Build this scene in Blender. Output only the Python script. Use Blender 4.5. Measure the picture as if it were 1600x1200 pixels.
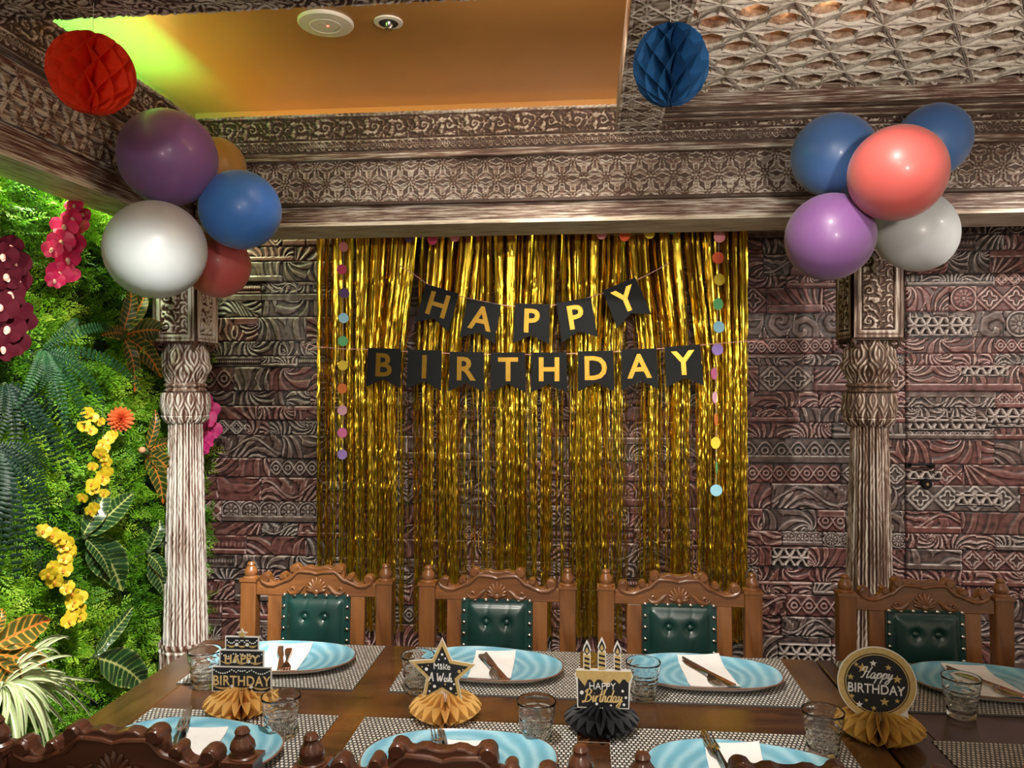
import bpy, bmesh, math, random
import numpy as np
from mathutils import Vector, Matrix

for _o in list(bpy.data.objects):
    bpy.data.objects.remove(_o)
SC = bpy.context.scene
COL = SC.collection
R = math.radians
PI = math.pi

# ------------------------------------------------------------------ camera
EYE = Vector((0.0, 0.0, 1.5))
YAW = R(5.48)
FPX = 1209.0
cam = bpy.data.cameras.new('camera')
cam.sensor_width = 36.0
cam.lens = 36.0 * FPX / 1600.0
cam.clip_start = 0.02
camo = bpy.data.objects.new('camera', cam)
COL.objects.link(camo)
camo.location = EYE
camo.rotation_euler = (R(90), 0, YAW)
SC.camera = camo
SC.view_settings.view_transform = 'Standard'
SC.view_settings.look = 'None'
SC.view_settings.gamma = 1.0
SC.view_settings.use_curve_mapping = False
SC.view_settings.exposure = 0.1

# ------------------------------------------------------------------ world: the dim rest of the restaurant
W = bpy.data.worlds.new('room_ambience')
SC.world = W
W.use_nodes = True
wn = W.node_tree.nodes
wl = W.node_tree.links
wn.clear()
_out = wn.new('ShaderNodeOutputWorld')
_bg = wn.new('ShaderNodeBackground')
_tc = wn.new('ShaderNodeTexCoord')
_nz = wn.new('ShaderNodeTexNoise')
_nz.inputs['Scale'].default_value = 2.6
_nz.inputs['Detail'].default_value = 2.0
_rp = wn.new('ShaderNodeValToRGB')
_rp.color_ramp.elements[0].position = 0.42
_rp.color_ramp.elements[0].color = (0.03, 0.025, 0.02, 1)
_rp.color_ramp.elements[1].position = 0.72
_rp.color_ramp.elements[1].color = (1.0, 0.82, 0.62, 1)
wl.new(_tc.outputs['Generated'], _nz.inputs['Vector'])
wl.new(_nz.outputs['Fac'], _rp.inputs['Fac'])
wl.new(_rp.outputs['Color'], _bg.inputs['Color'])
_bg.inputs['Strength'].default_value = 1.35
wl.new(_bg.outputs['Background'], _out.inputs['Surface'])


# ------------------------------------------------------------------ lamps of the room and added fill spots
def spot(loc, target, power, angle, blend, color, radius=0.03):
    l = bpy.data.lights.new('lamp_or_fill_spot', 'SPOT')
    l.energy = power
    l.spot_size = R(angle)
    l.spot_blend = blend
    l.color = color
    l.shadow_soft_size = radius
    o = bpy.data.objects.new('lamp_or_fill_spot', l)
    COL.objects.link(o)
    o.location = loc
    o.rotation_euler = (Vector(target) - Vector(loc)).to_track_quat('-Z', 'Y').to_euler()
    return o


def point(loc, power, color, radius=0.03):
    l = bpy.data.lights.new('bulb_light', 'POINT')
    l.energy = power
    l.color = color
    l.shadow_soft_size = radius
    o = bpy.data.objects.new('bulb_light', l)
    COL.objects.link(o)
    o.location = loc
    return o


def area(loc, target, power, sx, sy, color):
    l = bpy.data.lights.new('strip_light', 'AREA')
    l.shape = 'RECTANGLE'
    l.size = sx
    l.size_y = sy
    l.energy = power
    l.color = color
    o = bpy.data.objects.new('strip_light', l)
    COL.objects.link(o)
    o.location = loc
    o.rotation_euler = (Vector(target) - Vector(loc)).to_track_quat('-Z', 'Y').to_euler()
    return o


NEUT = (1.0, 0.93, 0.84)
WARM = (1.0, 0.72, 0.42)
spot((-0.30, 1.05, 2.80), (-0.50, 1.95, 0.75), 150, 58, 0.25, NEUT, 0.03)      # over the first table
spot((-0.60, 2.10, 2.80), (-0.60, 3.6, 0.75), 22, 74, 0.6, NEUT, 0.03)          # downlights of the gold recess
spot((-0.05, 2.10, 2.80), (-0.10, 3.6, 0.45), 100, 62, 0.7, (1.0, 0.9, 0.75), 0.03)
spot((0.62, 1.75, 2.50), (1.15, 3.6, 0.60), 38, 60, 0.6, NEUT, 0.03)
spot((2.15, 1.75, 2.50), (1.60, 3.6, 0.85), 130, 74, 0.6, NEUT, 0.03)            # right end of the carved wall
spot((0.10, 0.10, 2.45), (0.0, 3.3, 1.4), 44, 84, 0.8, NEUT, 0.04)  # unseen front fill added for the balloons and beam faces
spot((0.9, 0.4, 1.9), (1.25, 2.4, 2.6), 100, 95, 0.9, (1.0, 0.88, 0.74), 0.08)   # spot added in mid-air as bounce on the lattice ceiling
spot((-0.55, 1.3, 2.38), (-1.9, 2.6, 0.55), 300, 62, 0.8, (1.0, 0.98, 0.88), 0.05)  # plant wall, low
area((-1.865, 2.35, 2.58), (-1.90, 2.35, 0.5), 85, 2.2, 0.05, (0.86, 1.0, 0.60))  # strip above the plant wall
area((-1.70, 2.35, 2.62), (-1.94, 2.35, 2.74), 28, 1.6, 0.03, (0.05, 1.0, 0.30))    # green strip on top of the left beam
area((-0.15, 1.85, 2.62), (-0.05, 2.15, 2.90), 13, 0.6, 0.03, (1.0, 0.86, 0.70))   # cove strip on the near beam
spot((0.3, -1.9, 2.30), (-0.2, 3.55, 0.75), 110, 24, 0.8, (1.0, 0.92, 0.78), 0.08)  # unseen spot added to brighten the foot of the foil curtain
spot((-0.4, -0.8, 1.9), (-0.6, 1.8, 2.5), 60, 60, 0.9, NEUT, 0.1)                 # unseen uplight added behind the camera to fill beam undersides
point((0.55, 2.05, 2.74), 9, WARM, 0.03)                                          # bulb above the lattice
spot((-1.84, 1.15, 2.00), (-1.90, 2.9, 1.70), 90, 34, 0.7, (1.0, 1.0, 0.85), 0.04)   # unseen spot added to brighten the plant wall, grazing
_cv = area((-0.2, 3.30, 2.62), (-0.2, 3.69, 2.70), 3.4, 3.0, 0.03, (1.0, 0.75, 0.42))   # cove strip on the back beam
_cv.data.spread = R(70)


# ------------------------------------------------------------------ helpers
def ray(px, py):
    a = (px - 800.0) / FPX
    b = (600.0 - py) / FPX
    return Vector((-math.sin(YAW) + a * math.cos(YAW), math.cos(YAW) + a * math.sin(YAW), b))


def atY(px, py, Y):
    d = ray(px, py)
    return EYE + d * (Y / d.y)


def atX(px, py, X):
    d = ray(px, py)
    return EYE + d * (X / d.x)


def atZ(px, py, Z):
    d = ray(px, py)
    return EYE + d * ((Z - EYE.z) / d.z)


def tag(o, label=None, cat=None, group=None, kind=None):
    if label:
        o['label'] = label
    if cat:
        o['category'] = cat
    if group:
        o['group'] = group
    if kind:
        o['kind'] = kind
    return o


def empty(name, loc, label, cat, group=None, rot=(0, 0, 0)):
    o = bpy.data.objects.new(name, None)
    o.empty_display_size = 0.05
    COL.objects.link(o)
    o.location = loc
    o.rotation_euler = rot
    return tag(o, label, cat, group)


def copy_tree(o, parent=None):
    c = o.copy()
    COL.objects.link(c)
    c.parent = parent
    for ch in list(o.children):
        copy_tree(ch, c)
    return c


def np_mesh(name, V, F, mat, parent=None, attrs=None, smooth=True, loc=None):
    V = np.ascontiguousarray(V, dtype=np.float32)
    F = np.ascontiguousarray(F, dtype=np.int32)
    if loc is not None:
        V = V - np.array(loc, dtype=np.float32)
    me = bpy.data.meshes.new(name)
    n, k = F.shape
    me.vertices.add(len(V))
    me.vertices.foreach_set('co', V.ravel())
    me.loops.add(n * k)
    me.loops.foreach_set('vertex_index', F.ravel())
    me.polygons.add(n)
    me.polygons.foreach_set('loop_start', np.arange(0, n * k, k, dtype=np.int32))
    if smooth:
        me.polygons.foreach_set('use_smooth', np.ones(n, dtype=bool))
    if attrs:
        for an, arr in attrs.items():
            at = me.attributes.new(an, 'FLOAT', 'POINT')
            at.data.foreach_set('value', np.ascontiguousarray(arr, dtype=np.float32))
    me.update(calc_edges=True)
    me.materials.append(mat)
    o = bpy.data.objects.new(name, me)
    COL.objects.link(o)
    o.parent = parent
    if loc is not None:
        o.location = loc
    return o


class MB:
    """collects simple solids and links them as one mesh object"""

    def __init__(s):
        s.v = []
        s.f = []

    def add(s, vs, fs):
        n = len(s.v)
        s.v += [tuple(p) for p in vs]
        s.f += [tuple(i + n for i in f) for f in fs]
        return s

    def box(s, x0, x1, y0, y1, z0, z1):
        vs = [(x0, y0, z0), (x1, y0, z0), (x1, y1, z0), (x0, y1, z0),
              (x0, y0, z1), (x1, y0, z1), (x1, y1, z1), (x0, y1, z1)]
        fs = [(0, 3, 2, 1), (4, 5, 6, 7), (0, 1, 5, 4), (1, 2, 6, 5), (2, 3, 7, 6), (3, 0, 4, 7)]
        return s.add(vs, fs)

    def prism(s, pts, y0, y1):
        """outline pts (x,z) extruded along y"""
        n = len(pts)
        vs = [(p[0], y0, p[1]) for p in pts] + [(p[0], y1, p[1]) for p in pts]
        fs = [tuple(range(n)), tuple(range(2 * n - 1, n - 1, -1))]
        fs += [(i, i + n, (i + 1) % n + n, (i + 1) % n) for i in range(n)]
        return s.add(vs, fs)

    def tube(s, pts, r, seg=8, cap=True):
        pts = [Vector(p) for p in pts]
        n = len(pts)
        rr = r if isinstance(r, (list, tuple)) else [r] * n
        vs = []
        fs = []
        prev = None
        for i, p in enumerate(pts):
            t = (pts[min(i + 1, n - 1)] - pts[max(i - 1, 0)])
            t = t.normalized() if t.length > 1e-9 else Vector((0, 0, 1))
            if prev is None:
                up = Vector((0, 0, 1)) if abs(t.z) < 0.9 else Vector((1, 0, 0))
                a = t.cross(up).normalized()
            else:
                a = (prev - t * prev.dot(t)).normalized()
            prev = a
            b = t.cross(a)
            for k in range(seg):
                th = 2 * PI * k / seg
                vs.append(p + (a * math.cos(th) + b * math.sin(th)) * rr[i])
        for i in range(n - 1):
            for k in range(seg):
                k2 = (k + 1) % seg
                fs.append((i * seg + k, i * seg + k2, (i + 1) * seg + k2, (i + 1) * seg + k))
        if cap:
            fs.append(tuple(range(seg - 1, -1, -1)))
            fs.append(tuple((n - 1) * seg + k for k in range(seg)))
        return s.add(vs, fs)

    def lathe(s, prof, seg=24, c=(0, 0, 0), closed=False):
        vs = []
        fs = []
        n = len(prof)
        for (r, z) in prof:
            for k in range(seg):
                th = 2 * PI * k / seg
                vs.append((c[0] + r * math.cos(th), c[1] + r * math.sin(th), c[2] + z))
        for i in range(n - 1):
            for k in range(seg):
                k2 = (k + 1) % seg
                fs.append((i * seg + k, i * seg + k2, (i + 1) * seg + k2, (i + 1) * seg + k))
        if not closed:
            fs.append(tuple(range(seg - 1, -1, -1)))
            fs.append(tuple((n - 1) * seg + k for k in range(seg)))
        return s.add(vs, fs)

    def ball(s, c, rx, ry=None, rz=None, seg=14, ring=8, M=None):
        ry = rx if ry is None else ry
        rz = rx if rz is None else rz
        vs = []
        for i in range(ring + 1):
            ph = PI * i / ring
            for k in range(seg):
                th = 2 * PI * k / seg
                p = Vector((rx * math.sin(ph) * math.cos(th), ry * math.sin(ph) * math.sin(th), rz * math.cos(ph)))
                if M is not None:
                    p = M @ p
                vs.append(p + Vector(c))
        fs = []
        for i in range(ring):
            for k in range(seg):
                k2 = (k + 1) % seg
                fs.append((i * seg + k, (i + 1) * seg + k, (i + 1) * seg + k2, i * seg + k2))
        return s.add(vs, fs)

    def build(s, name, mat, parent=None, smooth=False, bevel=0.0, loc=None, fix=True):
        me = bpy.data.meshes.new(name)
        vs = s.v
        if loc is not None:
            vs = [(a - loc[0], b - loc[1], c - loc[2]) for a, b, c in vs]
        me.from_pydata(vs, [], s.f)
        if fix:
            bm = bmesh.new()
            bm.from_mesh(me)
            bmesh.ops.remove_doubles(bm, verts=bm.verts, dist=1e-6)
            bmesh.ops.recalc_face_normals(bm, faces=bm.faces)
            bm.to_mesh(me)
            bm.free()
        if smooth:
            for p in me.polygons:
                p.use_smooth = True
            if smooth == 'auto':
                me.set_sharp_from_angle(angle=R(40))
        me.update()
        if mat is not None:
            me.materials.append(mat)
        o = bpy.data.objects.new(name, me)
        COL.objects.link(o)
        o.parent = parent
        if loc is not None:
            o.location = loc
        if bevel:
            m = o.modifiers.new('bevel', 'BEVEL')
            m.width = bevel
            m.segments = 2
            m.limit_method = 'ANGLE'
        return o


# ------------------------------------------------------------------ materials
def new_mat(name):
    m = bpy.data.materials.new(name)
    m.use_nodes = True
    nt = m.node_tree
    b = nt.nodes['Principled BSDF']
    return m, nt, b


def N(nt, typ, **kw):
    n = nt.nodes.new(typ)
    for k, v in kw.items():
        if k in n.inputs:
            n.inputs[k].default_value = v
        else:
            setattr(n, k, v)
    return n


def ramp(nt, stops):
    r = nt.nodes.new('ShaderNodeValToRGB')
    el = r.color_ramp.elements
    el[0].position, el[0].color = stops[0][0], (*stops[0][1], 1)
    el[1].position, el[1].color = stops[-1][0], (*stops[-1][1], 1)
    for p, c in stops[1:-1]:
        e = el.new(p)
        e.color = (*c, 1)
    return r


def mapping(nt, scale=(1, 1, 1), coord='Object', rot=(0, 0, 0)):
    tc = nt.nodes.new('ShaderNodeTexCoord')
    mp = nt.nodes.new('ShaderNodeMapping')
    mp.inputs['Scale'].default_value = scale
    mp.inputs['Rotation'].default_value = rot
    nt.links.new(tc.outputs[coord], mp.inputs['Vector'])
    return mp.outputs['Vector']


def math_node(nt, op, a, b=None, clamp=False):
    n = nt.nodes.new('ShaderNodeMath')
    n.operation = op
    n.use_clamp = clamp
    for i, x in enumerate((a, b)):
        if x is None:
            continue
        if isinstance(x, (int, float)):
            n.inputs[i].default_value = x
        else:
            nt.links.new(x, n.inputs[i])
    return n.outputs[0]


def plain(name, col, rough=0.5, metal=0.0, vary=0.12, scale=20, bump=0.0, coat=0.0, spec=0.5):
    m, nt, b = new_mat(name)
    v = mapping(nt)
    nz = N(nt, 'ShaderNodeTexNoise', Scale=scale, Detail=4.0)
    nt.links.new(v, nz.inputs['Vector'])
    lo = tuple(max(0, c * (1 - vary)) for c in col)
    hi = tuple(min(1, c * (1 + vary)) for c in col)
    r = ramp(nt, [(0.3, lo), (0.7, hi)])
    nt.links.new(nz.outputs['Fac'], r.inputs['Fac'])
    nt.links.new(r.outputs['Color'], b.inputs['Base Color'])
    b.inputs['Roughness'].default_value = rough
    b.inputs['Metallic'].default_value = metal
    b.inputs['Coat Weight'].default_value = coat
    b.inputs['Specular IOR Level'].default_value = spec
    if bump:
        bp = N(nt, 'ShaderNodeBump', Strength=bump, Distance=0.002)
        nt.links.new(nz.outputs['Fac'], bp.inputs['Height'])
        nt.links.new(bp.outputs['Normal'], b.inputs['Normal'])
    return m


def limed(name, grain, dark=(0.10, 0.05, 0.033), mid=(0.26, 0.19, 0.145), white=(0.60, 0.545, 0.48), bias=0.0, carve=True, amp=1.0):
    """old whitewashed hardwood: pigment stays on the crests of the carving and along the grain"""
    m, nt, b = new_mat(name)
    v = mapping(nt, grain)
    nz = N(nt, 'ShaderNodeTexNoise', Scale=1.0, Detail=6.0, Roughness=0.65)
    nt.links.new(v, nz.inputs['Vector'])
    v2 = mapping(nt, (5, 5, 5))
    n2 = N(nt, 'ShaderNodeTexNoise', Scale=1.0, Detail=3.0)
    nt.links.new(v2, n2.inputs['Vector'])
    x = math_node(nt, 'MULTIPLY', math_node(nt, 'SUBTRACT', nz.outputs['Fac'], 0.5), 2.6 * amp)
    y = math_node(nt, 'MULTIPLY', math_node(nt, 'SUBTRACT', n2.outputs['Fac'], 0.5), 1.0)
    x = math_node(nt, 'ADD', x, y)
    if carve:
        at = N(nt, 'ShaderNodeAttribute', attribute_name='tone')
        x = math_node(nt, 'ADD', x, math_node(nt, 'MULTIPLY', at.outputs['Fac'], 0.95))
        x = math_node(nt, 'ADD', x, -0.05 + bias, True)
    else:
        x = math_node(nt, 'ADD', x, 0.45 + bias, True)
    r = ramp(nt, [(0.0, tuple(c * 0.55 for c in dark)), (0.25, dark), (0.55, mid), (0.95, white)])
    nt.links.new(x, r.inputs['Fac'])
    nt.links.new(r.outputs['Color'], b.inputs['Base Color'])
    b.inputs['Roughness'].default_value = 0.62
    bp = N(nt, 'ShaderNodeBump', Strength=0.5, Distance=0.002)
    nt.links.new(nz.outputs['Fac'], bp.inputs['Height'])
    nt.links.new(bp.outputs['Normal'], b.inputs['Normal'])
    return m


def wood(name, dark, light, grain=(6, 60, 60), rough=0.35, coat=0.3, patch=None):
    m, nt, b = new_mat(name)
    v = mapping(nt, grain)
    nz = N(nt, 'ShaderNodeTexNoise', Scale=1.0, Detail=7.0, Roughness=0.6, Distortion=0.6)
    nt.links.new(v, nz.inputs['Vector'])
    r = ramp(nt, [(0.3, dark), (0.7, light)])
    nt.links.new(nz.outputs['Fac'], r.inputs['Fac'])
    colo = r.outputs['Color']
    if patch:
        v2 = mapping(nt, (4.5, 4.5, 4.5))
        n2 = N(nt, 'ShaderNodeTexNoise', Scale=1.0, Detail=3.0)
        nt.links.new(v2, n2.inputs['Vector'])
        f = N(nt, 'ShaderNodeMapRange')
        nt.links.new(n2.outputs['Fac'], f.inputs['Value'])
        f.inputs['From Min'].default_value = 0.5
        f.inputs['From Max'].default_value = 0.72
        mx = nt.nodes.new('ShaderNodeMix')
        mx.data_type = 'RGBA'
        nt.links.new(f.outputs['Result'], mx.inputs['Factor'])
        nt.links.new(colo, mx.inputs[6])
        mx.inputs[7].default_value = (*patch, 1)
        colo = mx.outputs[2]
    nt.links.new(colo, b.inputs['Base Color'])
    b.inputs['Roughness'].default_value = rough
    b.inputs['Coat Weight'].default_value = coat
    b.inputs['Coat Roughness'].default_value = 0.15
    bp = N(nt, 'ShaderNodeBump', Strength=0.25, Distance=0.001)
    nt.links.new(nz.outputs['Fac'], bp.inputs['Height'])
    nt.links.new(bp.outputs['Normal'], b.inputs['Normal'])
    return m


def attr_ramp(name, attr, stops, rough=0.45, translucent=0.0, noise=0.0, spec=0.5):
    m, nt, b = new_mat(name)
    at = N(nt, 'ShaderNodeAttribute', attribute_name=attr)
    f = at.outputs['Fac']
    if noise:
        v = mapping(nt)
        nz = N(nt, 'ShaderNodeTexNoise', Scale=35.0, Detail=3.0)
        nt.links.new(v, nz.inputs['Vector'])
        f = math_node(nt, 'ADD', f, math_node(nt, 'MULTIPLY', math_node(nt, 'SUBTRACT', nz.outputs['Fac'], 0.5), noise), True)
    r = ramp(nt, stops)
    nt.links.new(f, r.inputs['Fac'])
    nt.links.new(r.outputs['Color'], b.inputs['Base Color'])
    b.inputs['Roughness'].default_value = rough
    b.inputs['Specular IOR Level'].default_value = spec
    if translucent:
        tr = N(nt, 'ShaderNodeBsdfTranslucent')
        nt.links.new(r.outputs['Color'], tr.inputs['Color'])
        mx = N(nt, 'ShaderNodeMixShader')
        mx.inputs[0].default_value = translucent
        nt.links.new(b.outputs[0], mx.inputs[1])
        nt.links.new(tr.outputs[0], mx.inputs[2])
        nt.links.new(mx.outputs[0], nt.nodes['Material Output'].inputs['Surface'])
    return m


def paper(name, col, trans=0.35, rough=0.7):
    m, nt, b = new_mat(name)
    v = mapping(nt)
    nz = N(nt, 'ShaderNodeTexNoise', Scale=60.0, Detail=3.0)
    nt.links.new(v, nz.inputs['Vector'])
    r = ramp(nt, [(0.3, tuple(c * 0.88 for c in col)), (0.7, col)])
    nt.links.new(nz.outputs['Fac'], r.inputs['Fac'])
    nt.links.new(r.outputs['Color'], b.inputs['Base Color'])
    b.inputs['Roughness'].default_value = rough
    if trans:
        tr = N(nt, 'ShaderNodeBsdfTranslucent')
        nt.links.new(r.outputs['Color'], tr.inputs['Color'])
        mx = N(nt, 'ShaderNodeMixShader')
        mx.inputs[0].default_value = trans
        nt.links.new(b.outputs[0], mx.inputs[1])
        nt.links.new(tr.outputs[0], mx.inputs[2])
        nt.links.new(mx.outputs[0], nt.nodes['Material Output'].inputs['Surface'])
    return m


# ------------------------------------------------------------------ carving: height fields on fine grids
def blur(A, k):
    for ax in (0, 1):
        B = np.copy(A)
        for d in range(1, k + 1):
            B += np.roll(A, d, ax) + np.roll(A, -d, ax)
        A = B / (2 * k + 1)
    return A


def sstep(x, a, b):
    t = np.clip((x - a) / (b - a), 0, 1)
    return t * t * (3 - 2 * t)


def cut(s, k=2.5):
    return 0.5 + 0.5 * np.tanh(k * s)


def swirl(u, v, w, h, rng, p=None, ribs=7):
    p = p or h * rng.uniform(0.38, 0.6)
    n = max(1, int(round(w / (h * 1.15))))
    best = None
    o = rng.randint(0, 1)
    for i in range(-1, n + 2):
        cx = (i + 0.5) * w / n + rng.uniform(-.15, .15) * h
        cy = h * (0.32 if (i + o) % 2 else 0.68)
        r = np.hypot(u - cx, v - cy) + 1e-5
        th = np.arctan2(v - cy, u - cx)
        sg = 1 if (i + o) % 2 else -1
        s = np.sin(2 * PI * r / p + sg * th + i) + 0.45 * np.sin(ribs * th + sg * r * 4 / p) * np.clip(r / h, 0, 1)
        if best is None:
            best, br = s, r
        else:
            m = r < br
            best = np.where(m, s, best)
            br = np.minimum(r, br)
    return cut(best)


def fan(u, v, w, h, rng):
    x0 = rng.choice((0.0, 0.5, 1.0)) * w
    y0 = rng.choice((-0.25, 1.25)) * h
    r = np.hypot(u - x0, v - y0)
    th = np.arctan2(v - y0, u - x0)
    n = rng.choice((14, 18, 22))
    s = np.sin(n * th + rng.choice((-1, 1)) * 9 * r / max(w, h))
    lob = np.sin(2 * PI * r / (h * 1.5) + 0.5 * np.sin(n * th))
    return cut(s + 0.5 * lob, 2.2)


def leafwave(u, v, w, h, rng):
    L = h * rng.uniform(1.6, 2.6)
    mid = h * (0.5 + 0.28 * np.sin(2 * PI * u / L + rng.random() * 6))
    d = (v - mid)
    stem = np.exp(-(d / (0.05 * h)) ** 2)
    ph = 2 * PI * (u + np.abs(d) * rng.choice((-1.2, 1.2))) / (h * rng.uniform(0.22, 0.34))
    s = np.sin(ph + 2.0 * np.sin(2 * PI * u / L))
    m = sstep(np.abs(d), 0.0, 0.08 * h) * (1 - sstep(np.abs(d), 0.5 * h, 0.62 * h))
    return np.clip(stem + cut(s, 1.8) * m, 0, 1)


def rosette(u, v, w, h, rng):
    n = max(1, int(round(w / h)))
    c = w / n
    x = (u % c) - c / 2
    y = v - h / 2
    r = np.hypot(x, y) / (h * 0.5)
    th = np.arctan2(y, x)
    k = rng.choice((6, 8, 8, 10))
    pet = (1 - sstep(r, 0.62, 0.8)) * (0.35 + 0.65 * np.abs(np.cos(k * th / 2))) * sstep(r, 0.16, 0.3)
    cen = 1 - sstep(r, 0.1, 0.2)
    ring = np.exp(-((r - 0.92) / 0.07) ** 2)
    cor = sstep(np.abs(x) + np.abs(y), 0.72 * h, 0.8 * h)
    return np.clip(pet + cen + ring + cor, 0, 1)


def acan(u, v, w, h, rng):
    """long acanthus scroll: leaves peel off a sweeping midrib"""
    L = max(h * rng.uniform(2.2, 3.4), .12)
    ph0 = rng.random() * 6
    x = 2 * PI * u / L + ph0
    mid = h * (0.5 + 0.34 * np.sin(x))
    d = (v - mid) / h
    k = rng.choice((-1, 1))
    s = np.sin(2 * PI * (u / (h * .75)) + k * 7 * d + 2.4 * d * d * 6 + 1.2 * np.sin(x))
    s2 = np.sin(2 * PI * (u / (h * .25)) + k * 14 * d)
    a = cut(s + .3 * s2, 2.6)
    a = np.maximum(a, np.exp(-(d / .05) ** 2))
    return np.clip(a - .9 * np.exp(-((np.abs(d) - .1) / .025) ** 2), 0, 1)


def plume(u, v, w, h, rng):
    """sweeping acanthus plumes: curved ribs springing from a few points off the block"""
    best = None
    n = max(1, int(round(w / (h * 2.2))))
    for i in range(n + 1):
        cx = (i + rng.uniform(-.25, .25)) * w / n
        cy = rng.choice((-0.15, .1, .9, 1.15)) * h
        r = np.hypot(u - cx, v - cy) + 1e-4
        th = np.arctan2(v - cy, u - cx)
        k = rng.choice((-1, 1)) * rng.uniform(.7, 1.5)
        m = rng.choice((7, 9, 11))
        s = np.sin(m * (th + k * np.log(r / h))) + .35 * np.cos(2 * PI * r / (h * .9)) - .25
        if best is None:
            best, br = s, r
        else:
            q = r < br
            best = np.where(q, s, best)
            br = np.minimum(r, br)
    return cut(best, 3.2) - .25 * sstep(np.abs(best), .0, .12) * 0


def foliage(u, v, seed, h):
    """running vine: alternating spirals with lobed leaves"""
    c = h * 1.05
    i = np.floor(u / c)
    x = (u - (i + .5) * c) / h
    sg = np.where(i % 2 == 0, 1.0, -1.0)
    y = (v / h - .5) * sg
    x = x + .05 * np.sin(seed + 9 * y)
    r = np.hypot(x, y) + 1e-4
    th = np.arctan2(y, x)
    s = np.sin(-3.2 * np.log(r) * 1.6 + th + seed) + .75 * np.sin(5 * th - 9 * r + seed) * sstep(r, .1, .3) + .35 * np.sin(13 * th + 14 * r)
    vine = np.exp(-((v / h - .5 - .40 * np.sin(PI * u / c)) / .045) ** 2)
    x2 = ((u / h) * 1.9) % 1 - .5
    y2 = (v / h * 1.9) % 1 - .5
    sm = cut(np.sin(5 * np.arctan2(y2, x2) + 14 * np.hypot(x2, y2)) - .2, 2) * .6
    w_ = 1 - sstep(r, .40, .50)
    return np.clip(cut(s, 1.8) * .95 * w_ + sm * (1 - w_) + vine * .5, 0, 1.2)


def diamonds(u, v, w, h, rng):
    c = h * rng.choice((0.5, 1.0, 1.0))
    x = (u % c) / c - 0.5
    y = (v % c) / c - 0.5
    d = np.abs(np.abs(x) + np.abs(y) - 0.5)
    bar = 1 - sstep(d, 0.05, 0.09)
    r = np.hypot(x, y)
    th = np.arctan2(y, x)
    q = 1 - sstep(np.abs(r - 0.22 * (1 + 0.3 * np.cos(4 * th))), 0.03, 0.06)
    return np.clip(bar + q, 0, 1)


def zig(u, v, w, h, rng):
    c = h * rng.uniform(0.35, 0.7)
    t = np.abs(((u / c) % 1) - 0.5) * 2
    s = np.sin(2 * PI * (v / h * rng.choice((2, 3)) + t))
    return cut(s)


def guil(u, v, w, h, rng):
    c = h * 1.3
    a = 0.5 + 0.33 * np.sin(2 * PI * u / c)
    b = 0.5 - 0.33 * np.sin(2 * PI * u / c)
    y = v / h
    s = np.exp(-((y - a) / 0.07) ** 2) + np.exp(-((y - b) / 0.07) ** 2)
    x2 = (u % (c / 2)) / c - 0.25
    r = np.hypot(x2 * c / h, y - 0.5)
    s = s + np.exp(-((r - 0.12) / 0.05) ** 2)
    return np.clip(s, 0, 1)


def mould(u, v, w, h, rng):
    y = v / h
    s = 0.5 + 0.5 * np.cos(2 * PI * y * 2)
    e = 0.5 + 0.5 * np.cos(2 * PI * u / (h * 0.22))
    return np.clip(s * (0.6 + 0.4 * e * (np.abs(y - 0.5) < 0.22)), 0, 1)


def seg_d(x, y, ax, ay, bx, by):
    dx, dy = bx - ax, by - ay
    t = np.clip(((x - ax) * dx + (y - ay) * dy) / (dx * dx + dy * dy), 0, 1)
    return np.hypot(x - ax - t * dx, y - ay - t * dy)


def trisk(u, v, c):
    """pierced band of three-armed slots around small flowers; c = lattice pitch"""
    hh = c * math.sqrt(3) / 2
    best = np.full(u.shape, 1e3)
    flo = np.full(u.shape, 1e3)
    fth = np.zeros(u.shape)
    j0, j1 = int(np.floor(v.min() / hh)) - 1, int(np.ceil(v.max() / hh)) + 1
    for j in range(j0, j1 + 1):
        off = 0.5 * c * (j % 2)
        cx = np.round((u - off) / c) * c + off
        for dxi in (-1, 0, 1):
            x = u - (cx + dxi * c)
            y = v - j * hh
            r = np.hypot(x, y)
            m = r < flo
            fth = np.where(m, np.arctan2(y, x), fth)
            flo = np.minimum(flo, r)
            for (ox, oy, a0) in ((c / 2, hh / 3, 90), (0, hh * 2 / 3, 270)):
                for k in range(3):
                    an = R(a0 + 120 * k)
                    L = c * 0.25
                    best = np.minimum(best, seg_d(x, y, ox, oy, ox + L * math.cos(an), oy + L * math.sin(an)))
    d = best / c
    H = 0.15 + 0.8 * np.exp(-((d - .105) / .028) ** 2) + .35 * np.exp(-((d - .2) / .02) ** 2)
    H = np.where(d < 0.055, -2.2, H)
    f = flo / c
    fl = (1 - sstep(f, 0.2, 0.24)) * (0.25 + 0.6 * np.abs(np.cos(3 * fth)))
    H = np.where(f < 0.235, fl, H)
    H = np.where(f < 0.05, 0.9, H)
    return H


def bars(u, v, c):
    """open lattice of crossing bars: stars and triangles with holes between"""
    H = np.full(u.shape, -1.0)
    for k in range(3):
        an = R(30 + 60 * k)
        w = (u * math.cos(an) + v * math.sin(an)) / c
        d = np.abs(w - np.round(w)) * c
        b = (1 - sstep(d, 0.10 * c, 0.13 * c))
        groove = 0.25 * np.exp(-(d / (0.02 * c)) ** 2)
        H = np.maximum(H, b * 1.9 - 1 - groove)
    # small rosettes in a part of the openings
    hh = c * 2 / math.sqrt(3)
    x = (u / hh + 0.5) % 1 - 0.5
    y = (v / (c * 2) + 0.5) % 1 - 0.5
    r = np.hypot(x * hh, y * c * 2) / c
    th = np.arctan2(y, x)
    H = np.where(r < 0.36, np.maximum(H, 0.3 + 0.5 * np.abs(np.cos(4 * th)) * (1 - r / 0.36) + 0.3 * (r < 0.08)), H)
    return H


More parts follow.
